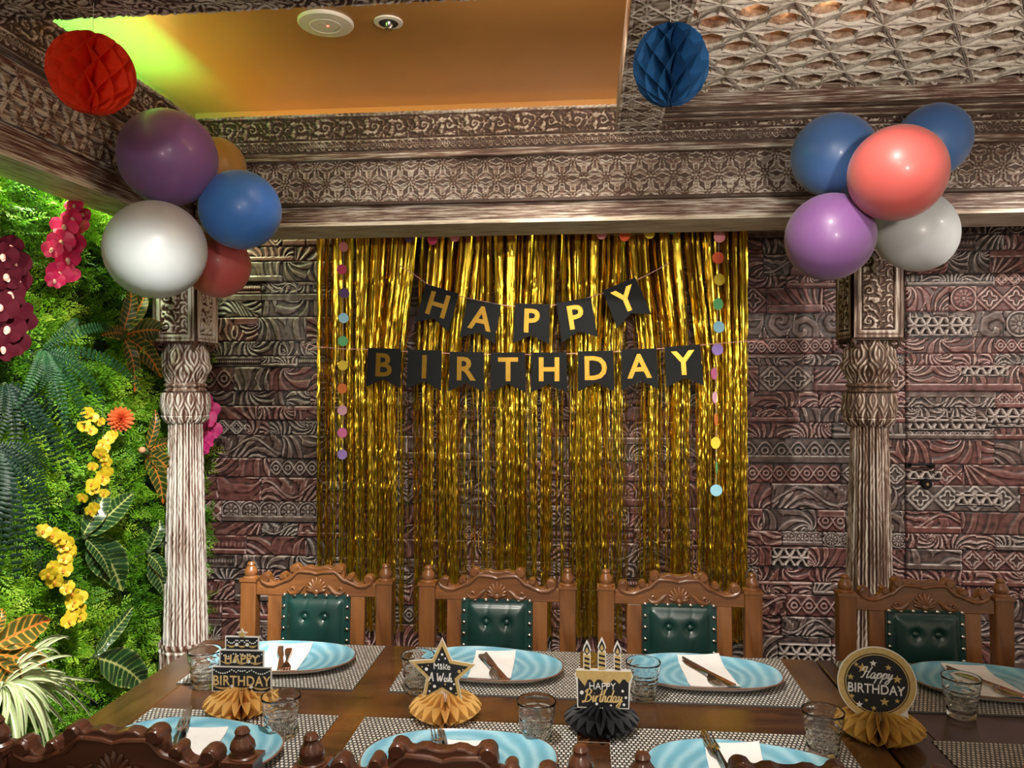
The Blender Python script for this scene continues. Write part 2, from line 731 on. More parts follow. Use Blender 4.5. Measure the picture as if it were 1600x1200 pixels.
def flow(u, v, seed, p):
    """dense scrolling foliage without borders"""
    rng = np.random.RandomState(seed)
    a = np.zeros(u.shape)
    x, y = u.copy(), v.copy()
    for k in range(3):
        kx, ky, ph = rng.uniform(.6, 1.6), rng.uniform(.6, 1.6), rng.uniform(0, 6)
        x = x + 0.32 * p * np.sin(2 * PI * ky * v / p / 1.5 + ph + k) / (k + 1)
        y = y + 0.32 * p * np.sin(2 * PI * kx * u / p / 1.5 + 2 * ph) / (k + 1)
    cx = (x / p) % 1 - 0.5
    cy = (y / p) % 1 - 0.5
    r = np.hypot(cx, cy)
    th = np.arctan2(cy, cx)
    return cut(np.sin(2 * PI * r * 3 + th) + 0.5 * np.sin(6 * th), 2.2)


class Relief:
    def __init__(s):
        s.V, s.F, s.T, s.D, s.n = [], [], [], [], 0

    def panel(s, o, U, Vv, Nn, w, h, res, fn, depth=0.008, redness=None):
        """fn(u,v)->height 0..1 ; o corner, U,V unit directions, Nn outward normal"""
        nu, nv = max(2, int(w / res) + 1), max(2, int(h / res) + 1)
        uu, vv = np.meshgrid(np.linspace(0, w, nu), np.linspace(0, h, nv))
        H = fn(uu, vv)
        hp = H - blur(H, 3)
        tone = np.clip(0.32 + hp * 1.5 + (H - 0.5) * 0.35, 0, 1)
        o, U, Vv, Nn = [np.array(q, dtype=float) for q in (o, U, Vv, Nn)]
        P = o + uu[..., None] * U + vv[..., None] * Vv + (H * depth)[..., None] * Nn
        idx = np.arange(nu * nv).reshape(nv, nu) + s.n
        q = np.stack([idx[:-1, :-1], idx[:-1, 1:], idx[1:, 1:], idx[1:, :-1]], -1).reshape(-1, 4)
        if np.dot(np.cross(U, Vv), Nn) < 0:
            q = q[:, ::-1]
        s.V.append(P.reshape(-1, 3))
        s.F.append(q)
        s.T.append(tone.ravel())
        s.D.append(np.full(nu * nv, redness if redness is not None else 0.5))
        s.n += nu * nv

    def build(s, name, mat, parent=None, loc=None):
        return np_mesh(name, np.concatenate(s.V), np.concatenate(s.F), mat, parent,
                       {'tone': np.concatenate(s.T), 'red': np.concatenate(s.D)}, True, loc)


# ------------------------------------------------------------------ shell of the room
YW = 3.62       # face of the carved wall
XL = -1.94      # left wall
ZC = 2.85       # ceiling
ZB = 2.14       # underside of the beams
gold_paint = plain('gold_ceiling_paint', (0.42, 0.205, 0.062), rough=0.32, vary=0.05, scale=3, spec=0.6)
floor_mat = wood('dark_floor_boards', (0.03, 0.018, 0.012), (0.08, 0.05, 0.035), grain=(30, 3, 3), rough=0.4)
dark_back = plain('dark_green_netting', (0.012, 0.03, 0.008), rough=0.9)

fl = MB().box(XL - .1, 3.4, -2.2, YW + .2, -0.1, 0).build('floor', floor_mat)
tag(fl, kind='structure')
c = MB().box(XL - .1, 3.4, 0.2, YW + .2, ZC, ZC + .1).build('ceiling', gold_paint)
tag(c, kind='structure')
w = MB().box(XL - .12, XL, -0.4, YW + .2, 0, ZC).build('wall_left', gold_paint)
tag(w, kind='structure')
w = MB().box(XL, 3.4, YW + .07, YW + .2, 0, ZC).build('wall_rear_paint', gold_paint)
w.name = 'wall_back_upper'
tag(w, kind='structure')

# carved block cladding of the back wall -------------------------------------------------
def carved_wall():
    rng = random.Random(11)
    res = 0.004
    x0, x1, z0, z1 = XL, 2.7, 0.0, 2.30
    nx, nz = int((x1 - x0) / res), int((z1 - z0) / res)
    xs = np.linspace(x0, x1, nx)
    zs = np.linspace(z0, z1, nz)
    H = np.zeros((nz, nx))
    red = np.zeros((nz, nx))
    gap = np.zeros((nz, nx), dtype=bool)
    z = 0.0
    motifs = [plume] * 11 + [swirl, fan, fan, leafwave, acan, acan, acan, rosette, diamonds, diamonds, guil, mould]
    while z < z1:
        hh = rng.choice((0.055, 0.07, 0.08, 0.09, 0.10, 0.115))
        ja, jb = int(z / res), min(nz, int((z + hh) / res))
        if jb - ja < 4:
            break
        for (sa, sb) in ((x0, 1.42), (1.42, x1)):
            x = sa
            while x < sb - 0.02:
                ww = rng.choice((0.12, 0.18, 0.24, 0.30, 0.38, 0.48))
                if sb - (x + ww) < 0.1:
                    ww = sb - x
                ia, ib = int((x - x0) / res), min(nx, int((x + ww - x0) / res))
                u, v = np.meshgrid(np.arange(ib - ia) * res, np.arange(jb - ja) * res)
                f = rng.choice(motifs)
                hb = (jb - ja) * res
                Hb = f(u, v, ww, hb, rng)
                base = rng.choice((0.0, 0.3, 0.6, 1.0, 1.4))
                band = rng.random()
                if band < 0.2:
                    Hb = np.where(v < 0.3 * hb, 1.3, Hb)
                elif band < 0.3:
                    Hb = np.where(v > 0.72 * hb, 1.2, Hb)
                H[ja:jb, ia:ib] = Hb + base
                t = (x + ww / 2 - x0) / (x1 - x0)
                isred = rng.random() < (0.35 + 0.35 * t)
                red[ja:jb, ia:ib] = (0.75 + 0.25 * rng.random()) if isred else 0.25 * rng.random()
                gap[ja:jb, ia:ia + 1] = True
                x += ww
        gap[ja:ja + 1, :] = True
        z += hh
    # pierced grille blocks
    for (pa, pb, pc, pd) in ((1415, 1516, 495, 526), (1500, 1572, 574, 588), (1415, 1545, 652, 672), (1540, 1598, 638, 667),
                             (1490, 1562, 768, 788), (1415, 1470, 735, 748), (1205, 1262, 855, 885), (1215, 1320, 1005, 1035), (500, 585, 752, 765)):
        A, B = atY(pa, pd, YW), atY(pb, pc, YW)
        ia, ib = int((A.x - x0) / res), int((B.x - x0) / res)
        ja, jb = int(A.z / res), int(B.z / res)
        u, v = np.meshgrid(np.arange(ib - ia) * res, np.arange(jb - ja) * res)
        H[ja:jb, ia:ib] = bars(u, v, 0.045) * 2.2 + 0.6
        red[ja:jb, ia:ib] = 0.1
        gap[ja:jb, ia] = True
        gap[ja, ia:ib] = True
    H0 = H.copy()
    H = np.where(gap, -1.0, H)
    iseam = int((1.42 - x0) / res)
    H[: int(2.14 / res), iseam - 1:iseam + 1] = -2.0
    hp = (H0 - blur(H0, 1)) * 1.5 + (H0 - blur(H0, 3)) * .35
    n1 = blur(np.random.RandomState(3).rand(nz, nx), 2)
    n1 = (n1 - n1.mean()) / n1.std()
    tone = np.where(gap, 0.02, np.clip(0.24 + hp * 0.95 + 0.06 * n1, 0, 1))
    X, Z = np.meshgrid(xs, zs)
    Y = YW - 0.0065 * H - 0.006
    V = np.stack([X, Y, Z], -1).reshape(-1, 3)
    idx = np.arange(nx * nz).reshape(nz, nx)
    F = np.stack([idx[:-1, :-1], idx[:-1, 1:], idx[1:, 1:], idx[1:, :-1]], -1).reshape(-1, 4)
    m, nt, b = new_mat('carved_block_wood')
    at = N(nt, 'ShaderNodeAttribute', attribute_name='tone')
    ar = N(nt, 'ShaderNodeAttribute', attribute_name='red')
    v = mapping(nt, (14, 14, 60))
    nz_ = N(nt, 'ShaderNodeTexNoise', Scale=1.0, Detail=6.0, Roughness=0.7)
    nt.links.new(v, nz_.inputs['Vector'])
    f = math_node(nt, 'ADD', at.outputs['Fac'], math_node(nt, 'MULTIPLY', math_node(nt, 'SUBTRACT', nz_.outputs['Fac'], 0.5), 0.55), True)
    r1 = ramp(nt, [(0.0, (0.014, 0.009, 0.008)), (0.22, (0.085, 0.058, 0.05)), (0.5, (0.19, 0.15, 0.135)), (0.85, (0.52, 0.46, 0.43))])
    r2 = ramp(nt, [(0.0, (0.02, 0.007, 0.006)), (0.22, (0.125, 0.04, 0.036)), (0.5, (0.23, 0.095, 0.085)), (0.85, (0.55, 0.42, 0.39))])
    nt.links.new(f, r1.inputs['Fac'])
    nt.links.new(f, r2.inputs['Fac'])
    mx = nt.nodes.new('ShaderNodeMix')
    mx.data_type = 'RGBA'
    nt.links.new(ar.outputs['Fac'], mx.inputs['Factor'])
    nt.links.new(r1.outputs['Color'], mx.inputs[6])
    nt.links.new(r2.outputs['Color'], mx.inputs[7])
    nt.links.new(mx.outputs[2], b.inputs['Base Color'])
    b.inputs['Roughness'].default_value = 0.5
    bp = N(nt, 'ShaderNodeBump', Strength=0.35, Distance=0.002)
    nt.links.new(nz_.outputs['Fac'], bp.inputs['Height'])
    nt.links.new(bp.outputs['Normal'], b.inputs['Normal'])
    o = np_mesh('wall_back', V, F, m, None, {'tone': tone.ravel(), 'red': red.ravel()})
    tag(o, kind='structure')
    return o


carved_wall()

# hardware of the hidden flush door in the carved wall
black_metal = plain('black_metal', (0.015, 0.015, 0.015), rough=0.4, metal=0.8)
brass = plain('aged_brass', (0.55, 0.38, 0.16), rough=0.35, metal=1.0)
p = atY(1438, 727, YW - .02)
b = MB()
b.tube([(-.05, 0, 0), (-.045, -.022, .004), (0, -.028, .006), (.045, -.022, .004), (.05, 0, 0)], .005)
b.box(-.06, -.04, -.004, .012, -.01, .01)
b.box(.04, .06, -.004, .012, -.01, .01)
o = b.build('door_pull', black_metal, None, 'auto')
o.location = p
tag(o, 'small black bail handle on the carved wall right of the bare column', 'handle')
p = atY(1447, 756, YW - .02)
k = MB().lathe([(.0, -.012), (.024, -.012), (.024, .006), (.018, .012), (.0, .012)], 24).build('door_lock', black_metal, None, 'auto')
k.rotation_euler = (R(90), 0, 0)
k.location = p
tag(k, 'round black lock set into the carved wall below the bail handle', 'lock')
MB().lathe([(0, 0), (.006, 0), (.006, .016), (0, .016)], 12).build('lock_cylinder', brass, k, 'auto')

# ------------------------------------------------------------------ beams
wash_x = limed('limed_wood_along_x', (14, 130, 130), bias=-.13)
wash_y = limed('limed_wood_along_y', (130, 14, 130), bias=-.10)
wash_z = limed('limed_wood_upright', (70, 70, 5), dark=(0.13, 0.05, 0.03), mid=(0.36, 0.26, 0.21), white=(0.80, 0.76, 0.73), bias=.22)
plain_x = limed('limed_board_along_x', (7, 190, 190), carve=False, bias=0.0, amp=1.5, dark=(0.12, 0.052, 0.035))
plain_y = limed('limed_board_along_y', (190, 7, 190), carve=False, bias=0.03, amp=1.5, dark=(0.15, 0.05, 0.035))
wash_zb = limed('limed_brown_upright', (70, 70, 5), dark=(0.085, 0.04, 0.022), mid=(0.22, 0.14, 0.10), white=(0.55, 0.48, 0.42), bias=-.05)
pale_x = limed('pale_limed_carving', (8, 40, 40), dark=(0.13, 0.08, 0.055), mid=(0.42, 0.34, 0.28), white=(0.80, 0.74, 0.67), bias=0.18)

pale_b = limed('soffit_bounce_along_x', (7, 190, 190), carve=False, bias=0.35, amp=1.2, dark=(0.2, 0.12, 0.07), mid=(0.45, 0.36, 0.27), white=(0.78, 0.70, 0.58))  # light bounced up from the table, painted in as a paler tint
soffit_bounce_y = limed('soffit_bounce_along_y', (190, 7, 190), carve=False, bias=0.3, amp=1.2, dark=(0.2, 0.12, 0.07), mid=(0.42, 0.35, 0.26), white=(0.72, 0.68, 0.55))  # same painted bounce light for the underside of the left beam
ZQ = ZB + 0.28      # ledge between beam and cornice
ZT = 2.57           # top of cornice
rq = random.Random(4)

# back beam over the columns
t = empty('carved_beam', (0.4, 3.16, ZB), 'long carved whitewashed beam spanning both columns in front of the carved wall', 'beam', 'carved timber beams')
L = Vector(t.location)
XB0, XB1 = XL + .0, 3.3


def loc_(x, y, z):
    return (x - L.x, y - L.y, z - L.z)


def lbox(x0, x1, y0, y1, z0, z1):
    a, b_ = loc_(x0, y0, z0), loc_(x1, y1, z1)
    return MB().box(a[0], b_[0], a[1], b_[1], a[2], b_[2])


lbox(-1.60, XB1, 3.04, 3.30, ZB, ZQ).build('beam_body', plain_x, t, bevel=0.004)
lbox(-1.59, XB1, 3.022, 3.05, ZB + .075, ZB + .09).build('bead_moulding', wash_x, t, bevel=0.004)
lbox(-1.60, XB1, 3.036, 3.296, ZB - .004, ZB + .012).build('bounce_tint_soffit', pale_b, t, bevel=.002)  # added board whose pale colour stands for bounced light on the underside
rel = Relief()
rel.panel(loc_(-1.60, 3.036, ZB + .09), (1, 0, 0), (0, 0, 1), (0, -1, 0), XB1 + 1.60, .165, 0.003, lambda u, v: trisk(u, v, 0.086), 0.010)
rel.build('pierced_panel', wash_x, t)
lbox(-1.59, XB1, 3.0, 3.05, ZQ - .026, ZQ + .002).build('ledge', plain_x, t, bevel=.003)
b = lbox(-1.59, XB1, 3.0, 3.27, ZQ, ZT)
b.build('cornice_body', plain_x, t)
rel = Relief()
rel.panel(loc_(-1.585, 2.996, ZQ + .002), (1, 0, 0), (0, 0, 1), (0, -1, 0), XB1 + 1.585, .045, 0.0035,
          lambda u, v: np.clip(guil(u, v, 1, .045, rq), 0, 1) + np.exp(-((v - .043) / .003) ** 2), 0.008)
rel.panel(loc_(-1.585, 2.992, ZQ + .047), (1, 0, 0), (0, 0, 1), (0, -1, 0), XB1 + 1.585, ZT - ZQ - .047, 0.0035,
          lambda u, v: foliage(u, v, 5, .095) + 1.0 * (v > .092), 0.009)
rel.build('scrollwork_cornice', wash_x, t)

# left beam running towards the viewer
t = empty('carved_beam', (-1.70, 1.7, ZB), 'carved whitewashed beam along the plant wall, running towards the viewer', 'beam', 'carved timber beams')
L = Vector(t.location)
lbox(-1.79, -1.615, 0.5, 3.30, ZB, ZQ).build('beam_body', plain_y, t, bevel=0.004)
lbox(-1.787, -1.611, 0.5, 3.03, ZB - .004, ZB + .012).build('bounce_tint_soffit', soffit_bounce_y, t, bevel=.002)  # added board, bounced light from below put into its colour
rel = Relief()
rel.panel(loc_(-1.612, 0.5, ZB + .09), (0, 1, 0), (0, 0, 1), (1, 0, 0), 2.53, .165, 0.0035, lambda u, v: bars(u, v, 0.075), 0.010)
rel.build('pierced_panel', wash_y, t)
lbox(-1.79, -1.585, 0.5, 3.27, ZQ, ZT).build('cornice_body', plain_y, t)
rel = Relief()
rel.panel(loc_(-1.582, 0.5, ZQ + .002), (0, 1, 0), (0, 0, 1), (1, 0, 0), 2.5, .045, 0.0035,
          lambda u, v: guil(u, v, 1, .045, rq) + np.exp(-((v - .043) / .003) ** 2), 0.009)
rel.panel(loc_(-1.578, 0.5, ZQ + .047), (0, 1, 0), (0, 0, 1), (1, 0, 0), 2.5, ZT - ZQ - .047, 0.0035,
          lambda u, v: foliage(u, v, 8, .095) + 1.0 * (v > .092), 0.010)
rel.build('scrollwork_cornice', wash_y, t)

# near cross beam at the top edge of the view
t = empty('carved_beam', (-0.7, 1.86, 2.47), 'carved beam nearest the viewer at the top of the view, crossing left to right', 'beam', 'carved timber beams')
L = Vector(t.location)
lbox(-1.575, .115, 1.75, 1.945, 2.478, 2.60).build('beam_body', plain_x, t, bevel=0.003)
rel = Relief()
rel.panel(loc_(-1.575, 1.752, 2.478), (1, 0, 0), (0, 1, 0), (0, 0, -1), 1.69, .19, 0.0035,
          lambda u, v: flow(u, v, 3, 0.10) + 0.5 * (np.abs(v - .095) > .088), 0.005)
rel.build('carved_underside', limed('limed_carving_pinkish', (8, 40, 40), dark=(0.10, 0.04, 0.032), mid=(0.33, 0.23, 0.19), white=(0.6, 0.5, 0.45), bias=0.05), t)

# beam between gold ceiling and lattice
t = empty('carved_beam', (0.197, 1.7, 2.47), 'carved beam between the gold ceiling and the lattice ceiling, under which the blue ball hangs', 'beam', 'carved timber beams')
L = Vector(t.location)
lbox(.115, .279, 0.5, 2.995, 2.478, 2.60).build('beam_body', plain_y, t, bevel=0.003)
rel = Relief()


def starband(u, v):
    c = 0.082
    x = (v / c) % 1 - 0.5
    y = (u / (c * 1.15)) % 1 - 0.5
    th = np.arctan2(y, x)
    r = np.hypot(x, y)
    s = 1 - sstep(np.abs(np.abs(x) + np.abs(y) - 0.5), .04, .08)
    s = np.maximum(s, (1 - sstep(r, .36, .42)) * np.abs(np.cos(3 * th)) ** .7)
    s = np.maximum(s, 1 - sstep(np.abs(x), .02, .05))
    return .55 + .45 * np.clip(s, 0, 1) - .25 * np.exp(-((np.clip(s, 0, 1) - .5) / .2) ** 2) + 0.3 * (np.abs(v - .082) > .070)


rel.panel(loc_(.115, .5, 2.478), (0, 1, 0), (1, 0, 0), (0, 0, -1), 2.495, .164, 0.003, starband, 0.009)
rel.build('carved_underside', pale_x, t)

# lattice ceiling on the right ------------------------------------------------------------
def lattice():
    L_ = 0.20
    h = L_ * math.sqrt(3) / 2
    xa, xb, ya, yb = .279, 3.2, 0.5, 2.885
    z0, z1 = 2.575, 2.635
    b = MB()
    rg = MB()

    def bar(p, q, wd, ht):
        d = (q - p)
        n = Vector((-d.y, d.x, 0)).normalized() * wd
        zc = z0 - ht
        rg.add([(*(p + n).xy, z0), (*(p - n).xy, z0), (*(q - n).xy, z0), (*(q + n).xy, z0),
                (p.x, p.y, zc), (q.x, q.y, zc)],
               [(1, 0, 4), (3, 2, 5), (0, 3, 5, 4), (2, 1, 4, 5)])

    rows = int((yb - ya) / h) + 1
    cols = int((xb - xa) / L_) + 2
    ang = R(14)
    ca, sa = math.cos(0), math.sin(0)
    ox, oy = 0.0, 0.0

    def P(i, j):
        return Vector((xa + (i + 0.5 * (j % 2)) * L_ - L_ / 2, yb - j * h + 0.03, 0))

    def inside(c):
        return xa - .02 < c.x < xb and ya < c.y < yb + 0.0

    seen = set()
    for j in range(rows + 1):
        for i in range(cols):
            p = P(i, j)
            if j % 2 == 0:
                tris = [(P(i, j), P(i + 1, j), P(i, j + 1)), (P(i + 1, j), P(i + 1, j + 1), P(i, j + 1))]
            else:
                tris = [(P(i, j), P(i + 1, j), P(i + 1, j + 1)), (P(i, j), P(i + 1, j + 1), P(i, j + 1))]
            for tr in tris:
                cc = (tr[0] + tr[1] + tr[2]) / 3
                if not inside(cc):
                    continue
                hexa = []
                outl = []
                for k in range(3):
                    A, B = tr[k], tr[(k + 1) % 3]
                    outl += [A, (A + B) / 2]
                for q in outl:
                    d = (q - cc).normalized()
                    hexa.append(cc + d * 0.045)
                n0 = len(b.v)
                vs = [(q.x, q.y, z0) for q in outl] + [(q.x, q.y, z0) for q in hexa] + \
                     [(q.x, q.y, z1) for q in hexa] + [(q.x, q.y, z1) for q in outl]
                fs = []
                for k in range(6):
                    k2 = (k + 1) % 6
                    fs.append((k, k2, 6 + k2, 6 + k))
                    fs.append((6 + k, 6 + k2, 12 + k2, 12 + k))
                    fs.append((12 + k, 12 + k2, 18 + k2, 18 + k))
                b.add(vs, fs)
                for k in range(6):
                    bar(cc + (hexa[k] - cc) * 1.17, cc + (hexa[(k + 1) % 6] - cc) * 1.17, .0045, .008)
                for k in (0, 2, 4):      # from star centre to the opening
                    bar(outl[k], hexa[k], .006, .010)
                    m1 = outl[k] * .55 + outl[k + 1] * .45
                    bar(outl[k], m1 * .8 + cc * .2, .004, .008)
                    bar(outl[k], hexa[(k + 1) % 6] * .6 + outl[(k + 1) % 6] * .4, .004, .007)
                    bar(outl[k], hexa[(k + 5) % 6] * .6 + outl[(k + 5) % 6] * .4, .004, .007)
                    bar(outl[k + 1], hexa[k + 1], .006, .006)
                    bar(outl[k], outl[k + 1], .004, .009)
                    bar(outl[k + 1], outl[(k + 2) % 6], .004, .009)
    t = empty('lattice_ceiling_panel', (1.6, 1.7, z0), 'pale carved wooden lattice ceiling with hexagonal openings at upper right', 'ceiling panel')
    lo = tuple(t.location)
    for part, nm in ((b, 'lattice_board'), (rg, 'raised_star_ribs')):
        part.v = [(x - lo[0], y - lo[1], z - lo[2]) for x, y, z in part.v]
        part.build(nm, lat_mat if nm == 'lattice_board' else rib_mat, t, fix=(nm != 'raised_star_ribs'))
    fr = MB().box(.279 - lo[0], 3.2 - lo[0], 2.885 - lo[1], 2.95 - lo[1], 2.515 - lo[2], 2.60 - lo[2])
    fr.build('frame', plain_x, t, bevel=.004)
    rel = Relief()
    rel.panel((.279 - lo[0], 2.95 - lo[1], 2.495 - lo[2]), (1, 0, 0), (0, 0, 1), (0, -1, 0), 2.9, .035, .0035, lambda u, v: mould(u, v, 1, .035, rq), .008)
    rel.build('bead_moulding', wash_x, t)
    MB().box(.279 - lo[0], 3.2 - lo[0], 2.952 - lo[1], 2.985 - lo[1], 2.49 - lo[2], 2.535 - lo[2]).build('frame_back', plain_x, t)


lat_mat = limed('pale_lattice_board', (30, 60, 60), dark=(0.20, 0.13, 0.09), mid=(0.38, 0.28, 0.21), white=(0.62, 0.52, 0.43), carve=False, bias=0.05, amp=.8)
rib_mat = limed('pale_lattice_ribs', (30, 60, 60), dark=(0.20, 0.13, 0.09), mid=(0.55, 0.46, 0.38), white=(0.82, 0.76, 0.68), carve=False, bias=0.4, amp=.8)
lattice()

# ------------------------------------------------------------------ columns
def column(x, y, label, wash_z):
    t = empty('carved_column', (x, y, 0), label, 'column', 'carved wooden columns')
    # block
    rel = Relief()
    zb0, zb1 = 1.677, ZB - .002
    hx = .09
    MB().box(-hx + .004, hx - .004, -hx + .004, hx - .004, zb0, zb1).build('capital_block', wash_z, t, bevel=.003)

    def face(u, v):
        w_, h_ = 2 * hx, zb1 - zb0
        bd = np.minimum(np.minimum(u, w_ - u), np.minimum(v, h_ - v))
        H = foliage(v, u, int(abs(x) * 10), .11) * 1.2
        H = np.where(bd < .028, 1.0, H)
        H = np.where(np.abs(bd - .031) < .003, -0.4, H)
        H = np.where(np.abs(bd - .012) < .0022, 0.5, H)
        return H
    rel.panel((-hx, -hx, zb0), (1, 0, 0), (0, 0, 1), (0, -1, 0), 2 * hx, zb1 - zb0, .003, face, .009)
    rel.panel((hx, -hx, zb0), (0, 1, 0), (0, 0, 1), (1, 0, 0), 2 * hx, zb1 - zb0, .003, face, .009)
    rel.panel((-hx, -hx, zb0), (0, 1, 0), (0, 0, 1), (-1, 0, 0), 2 * hx, zb1 - zb0, .003, face, .009)
    rel.build('carved_faces', wash_z, t)

    def round_part(nm, z0, z1, rad, disp, nth=160, nz=60):
        zz = np.linspace(z0, z1, nz)
        th = np.linspace(0, 2 * PI, nth, endpoint=False)
        T, Z = np.meshgrid(th, zz)
        r0 = rad((Z - z0) / (z1 - z0))
        H = disp(T, (Z - z0) / (z1 - z0))
        r = r0 + H
        X, Yy = r * np.cos(T), r * np.sin(T)
        hp = (H - blur(H, 3)) * 100
        tone = np.clip(0.40 + hp * 1.6, 0, 1)
        idx = np.arange(nth * nz).reshape(nz, nth)
        nx_ = np.roll(idx, -1, 1)
        F = np.stack([idx[:-1], nx_[:-1], nx_[1:], idx[1:]], -1).reshape(-1, 4)
        return np_mesh(nm, np.stack([X, Yy, Z], -1).reshape(-1, 3), F, wash_z, t, {'tone': tone.ravel()})

    # volutes under the block
    b = MB()
    for sx in (-1, 1):
        for sy in (-1, 1):
            pts = []
            for k in range(22):
                a = k / 21 * 2 * PI * 1.5
                rr = .024 * (1 - k / 26)
                pts.append((sx * (.072 + rr * math.cos(a) * .9), sy * (.072 + rr * math.cos(a) * .9), 1.658 + rr * math.sin(a)))
            b.tube(pts, .007, 6)
    b.box(-.088, .088, -.088, .088, 1.668, 1.682)
    b.build('volutes', wash_z, t, 'auto')
    round_part('leaf_capital', 1.50, 1.672,
               lambda s: .062 + .030 * np.sin(np.clip(s * 1.15, 0, 1) * PI) ** .8 + .012 * s,
               lambda T, s: .010 * (np.abs(np.cos(4 * T)) ** .6 - .5) + .003 * np.sin(32 * T + 6 * np.sin(s * 7) * np.sign(np.sin(8 * T))) + .004 * np.cos(s * 16))
    round_part('neck_ring', 1.462, 1.505, lambda s: .070 + .016 * np.abs(np.sin(s * PI * 2)) ** .6, lambda T, s: 0 * T, nz=24)
    round_part('leaf_collar', 1.335, 1.465,
               lambda s: .066 + .030 * np.sin(np.clip(s, 0, 1) * PI * .78) ** .7,
               lambda T, s: .007 * (np.abs(np.cos(7 * T)) ** .6 - .5) + .003 * np.sin(42 * T + 5 * np.sin(s * 6) * np.sign(np.sin(14 * T))) + .006 * np.abs(np.cos(7 * T)) * (s < .25))
    nf = 9

    def flute(T, s):
        f = np.abs(np.cos(nf * T))
        return -.011 * sstep(1 - f, .35, .9) + .004 * np.sin(2 * nf * T + .6) ** 2 * 0.6 + .0012 * np.sin(31 * T + 9 * np.sin(20 * s))
    round_part('fluted_shaft', 0.40, 1.345, lambda s: .0885 - .022 * s, flute, 216, 90)
    round_part('leaf_base', 0.0, 0.415, lambda s: .107 - .013 * s + .006 * (s > .95),
               lambda T, s: .006 * (np.abs(np.cos(5 * T)) * (s < .94)) + .0035 * np.sin(20 * T * 1 + 14 * s) + .004 * (s > .9) * np.abs(np.cos(5 * T)), 200, 70)
    return t


column(-1.70, 3.15, 'whitewashed fluted column before the plant wall, under the left balloons', wash_z)
column(1.105, 3.155, 'browner fluted column before the carved wall, under the right balloons', wash_zb)

# ceiling fittings
white_plastic = plain('white_plastic', (0.78, 0.74, 0.68), rough=0.45, vary=0.03)
grey_plastic = plain('grey_plastic', (0.25, 0.24, 0.23), rough=0.5)
red_led = new_mat('red_indicator')[0]
red_led.node_tree.nodes['Principled BSDF'].inputs['Base Color'].default_value = (1, .1, .08, 1)
red_led.node_tree.nodes['Principled BSDF'].inputs['Emission Color'].default_value = (1, .15, .1, 1)
red_led.node_tree.nodes['Principled BSDF'].inputs['Emission Strength'].default_value = 2.5
p = atZ(509, 35, ZC)
t = empty('smoke_detector', (p.x, p.y, ZC), 'large round white ceiling detector disc with a red light', 'detector')
MB().lathe([(0, 0), (.103, 0), (.103, -.006), (.098, -.012), (.05, -.015), (0, -.016)], 48).build('cover_plate', white_plastic, t, 'auto')
MB().lathe([(.055, -.0145), (.057, -.0165), (.059, -.0145)], 40, closed=True).build('ring', white_plastic, t, 'auto')
MB().ball((.01, -.006, -.016), .005).build('indicator_light', red_led, t, True)
for k in range(4):
    MB().box(.02 + k * .011, .027 + k * .011, .035 - k * .011, .042 - k * .011, -.0152, -.0138).build('printed_mark', grey_plastic, t)
for k in range(3):
    MB().box(-.02 + k * .014, -.012 + k * .014, -.022 + (k % 2) * .004, -.019 + (k % 2) * .004, -.0166, -.0155).build('printed_mark', grey_plastic, t)
p = atZ(607, 34, ZC)
t = empty('fire_sprinkler', (p.x, p.y, ZC), 'small recessed ceiling sprinkler with white ring beside the detector disc', 'sprinkler')
MB().lathe([(.035, 0), (.054, 0), (.053, -.005), (.036, -.007)], 36, closed=True).build('flange', white_plastic, t, 'auto')
MB().lathe([(0, -.001), (.036, -.001), (.036, -.003), (0, -.003)], 30).build('cup', plain('dark_cup', (.05, .05, .05), .5), t, 'auto')
steel0 = plain('chrome_steel', (0.6, 0.6, 0.6), rough=0.25, metal=1.0)
b = MB()
b.lathe([(0, -.002), (.012, -.002), (.010, -.014), (.004, -.02), (.004, -.028), (0, -.028)], 14)
b.lathe([(0, -.028), (.014, -.028), (.014, -.030), (0, -.030)], 18)
b.tube([(-.009, 0, -.004), (-.014, 0, -.016), (0, 0, -.028)], .0015, 6)
b.tube([(.009, 0, -.004), (.014, 0, -.016), (0, 0, -.028)], .0015, 6)
b.build('sprinkler_head', steel0, t, 'auto')


# ------------------------------------------------------------------ dining tables
TZ = 0.75
TY0, TY1 = 1.345, 2.175
table_a = wood('table_walnut', (0.03, 0.011, 0.006), (0.11, 0.045, 0.018), grain=(3, 26, 26), rough=0.22, coat=0.5, patch=(0.20, 0.075, 0.022))
table_ay = wood('table_walnut_cross', (0.03, 0.013, 0.006), (0.10, 0.048, 0.018), grain=(26, 3, 26), rough=0.22, coat=0.5, patch=(0.14, 0.07, 0.022))
table_b = wood('table_dark_wood', (0.028, 0.013, 0.009), (0.07, 0.032, 0.022), grain=(3, 26, 26), rough=0.25, coat=0.4)
table_by = wood('table_dark_wood_cross', (0.028, 0.013, 0.009), (0.07, 0.032, 0.022), grain=(26, 3, 26), rough=0.25, coat=0.4)


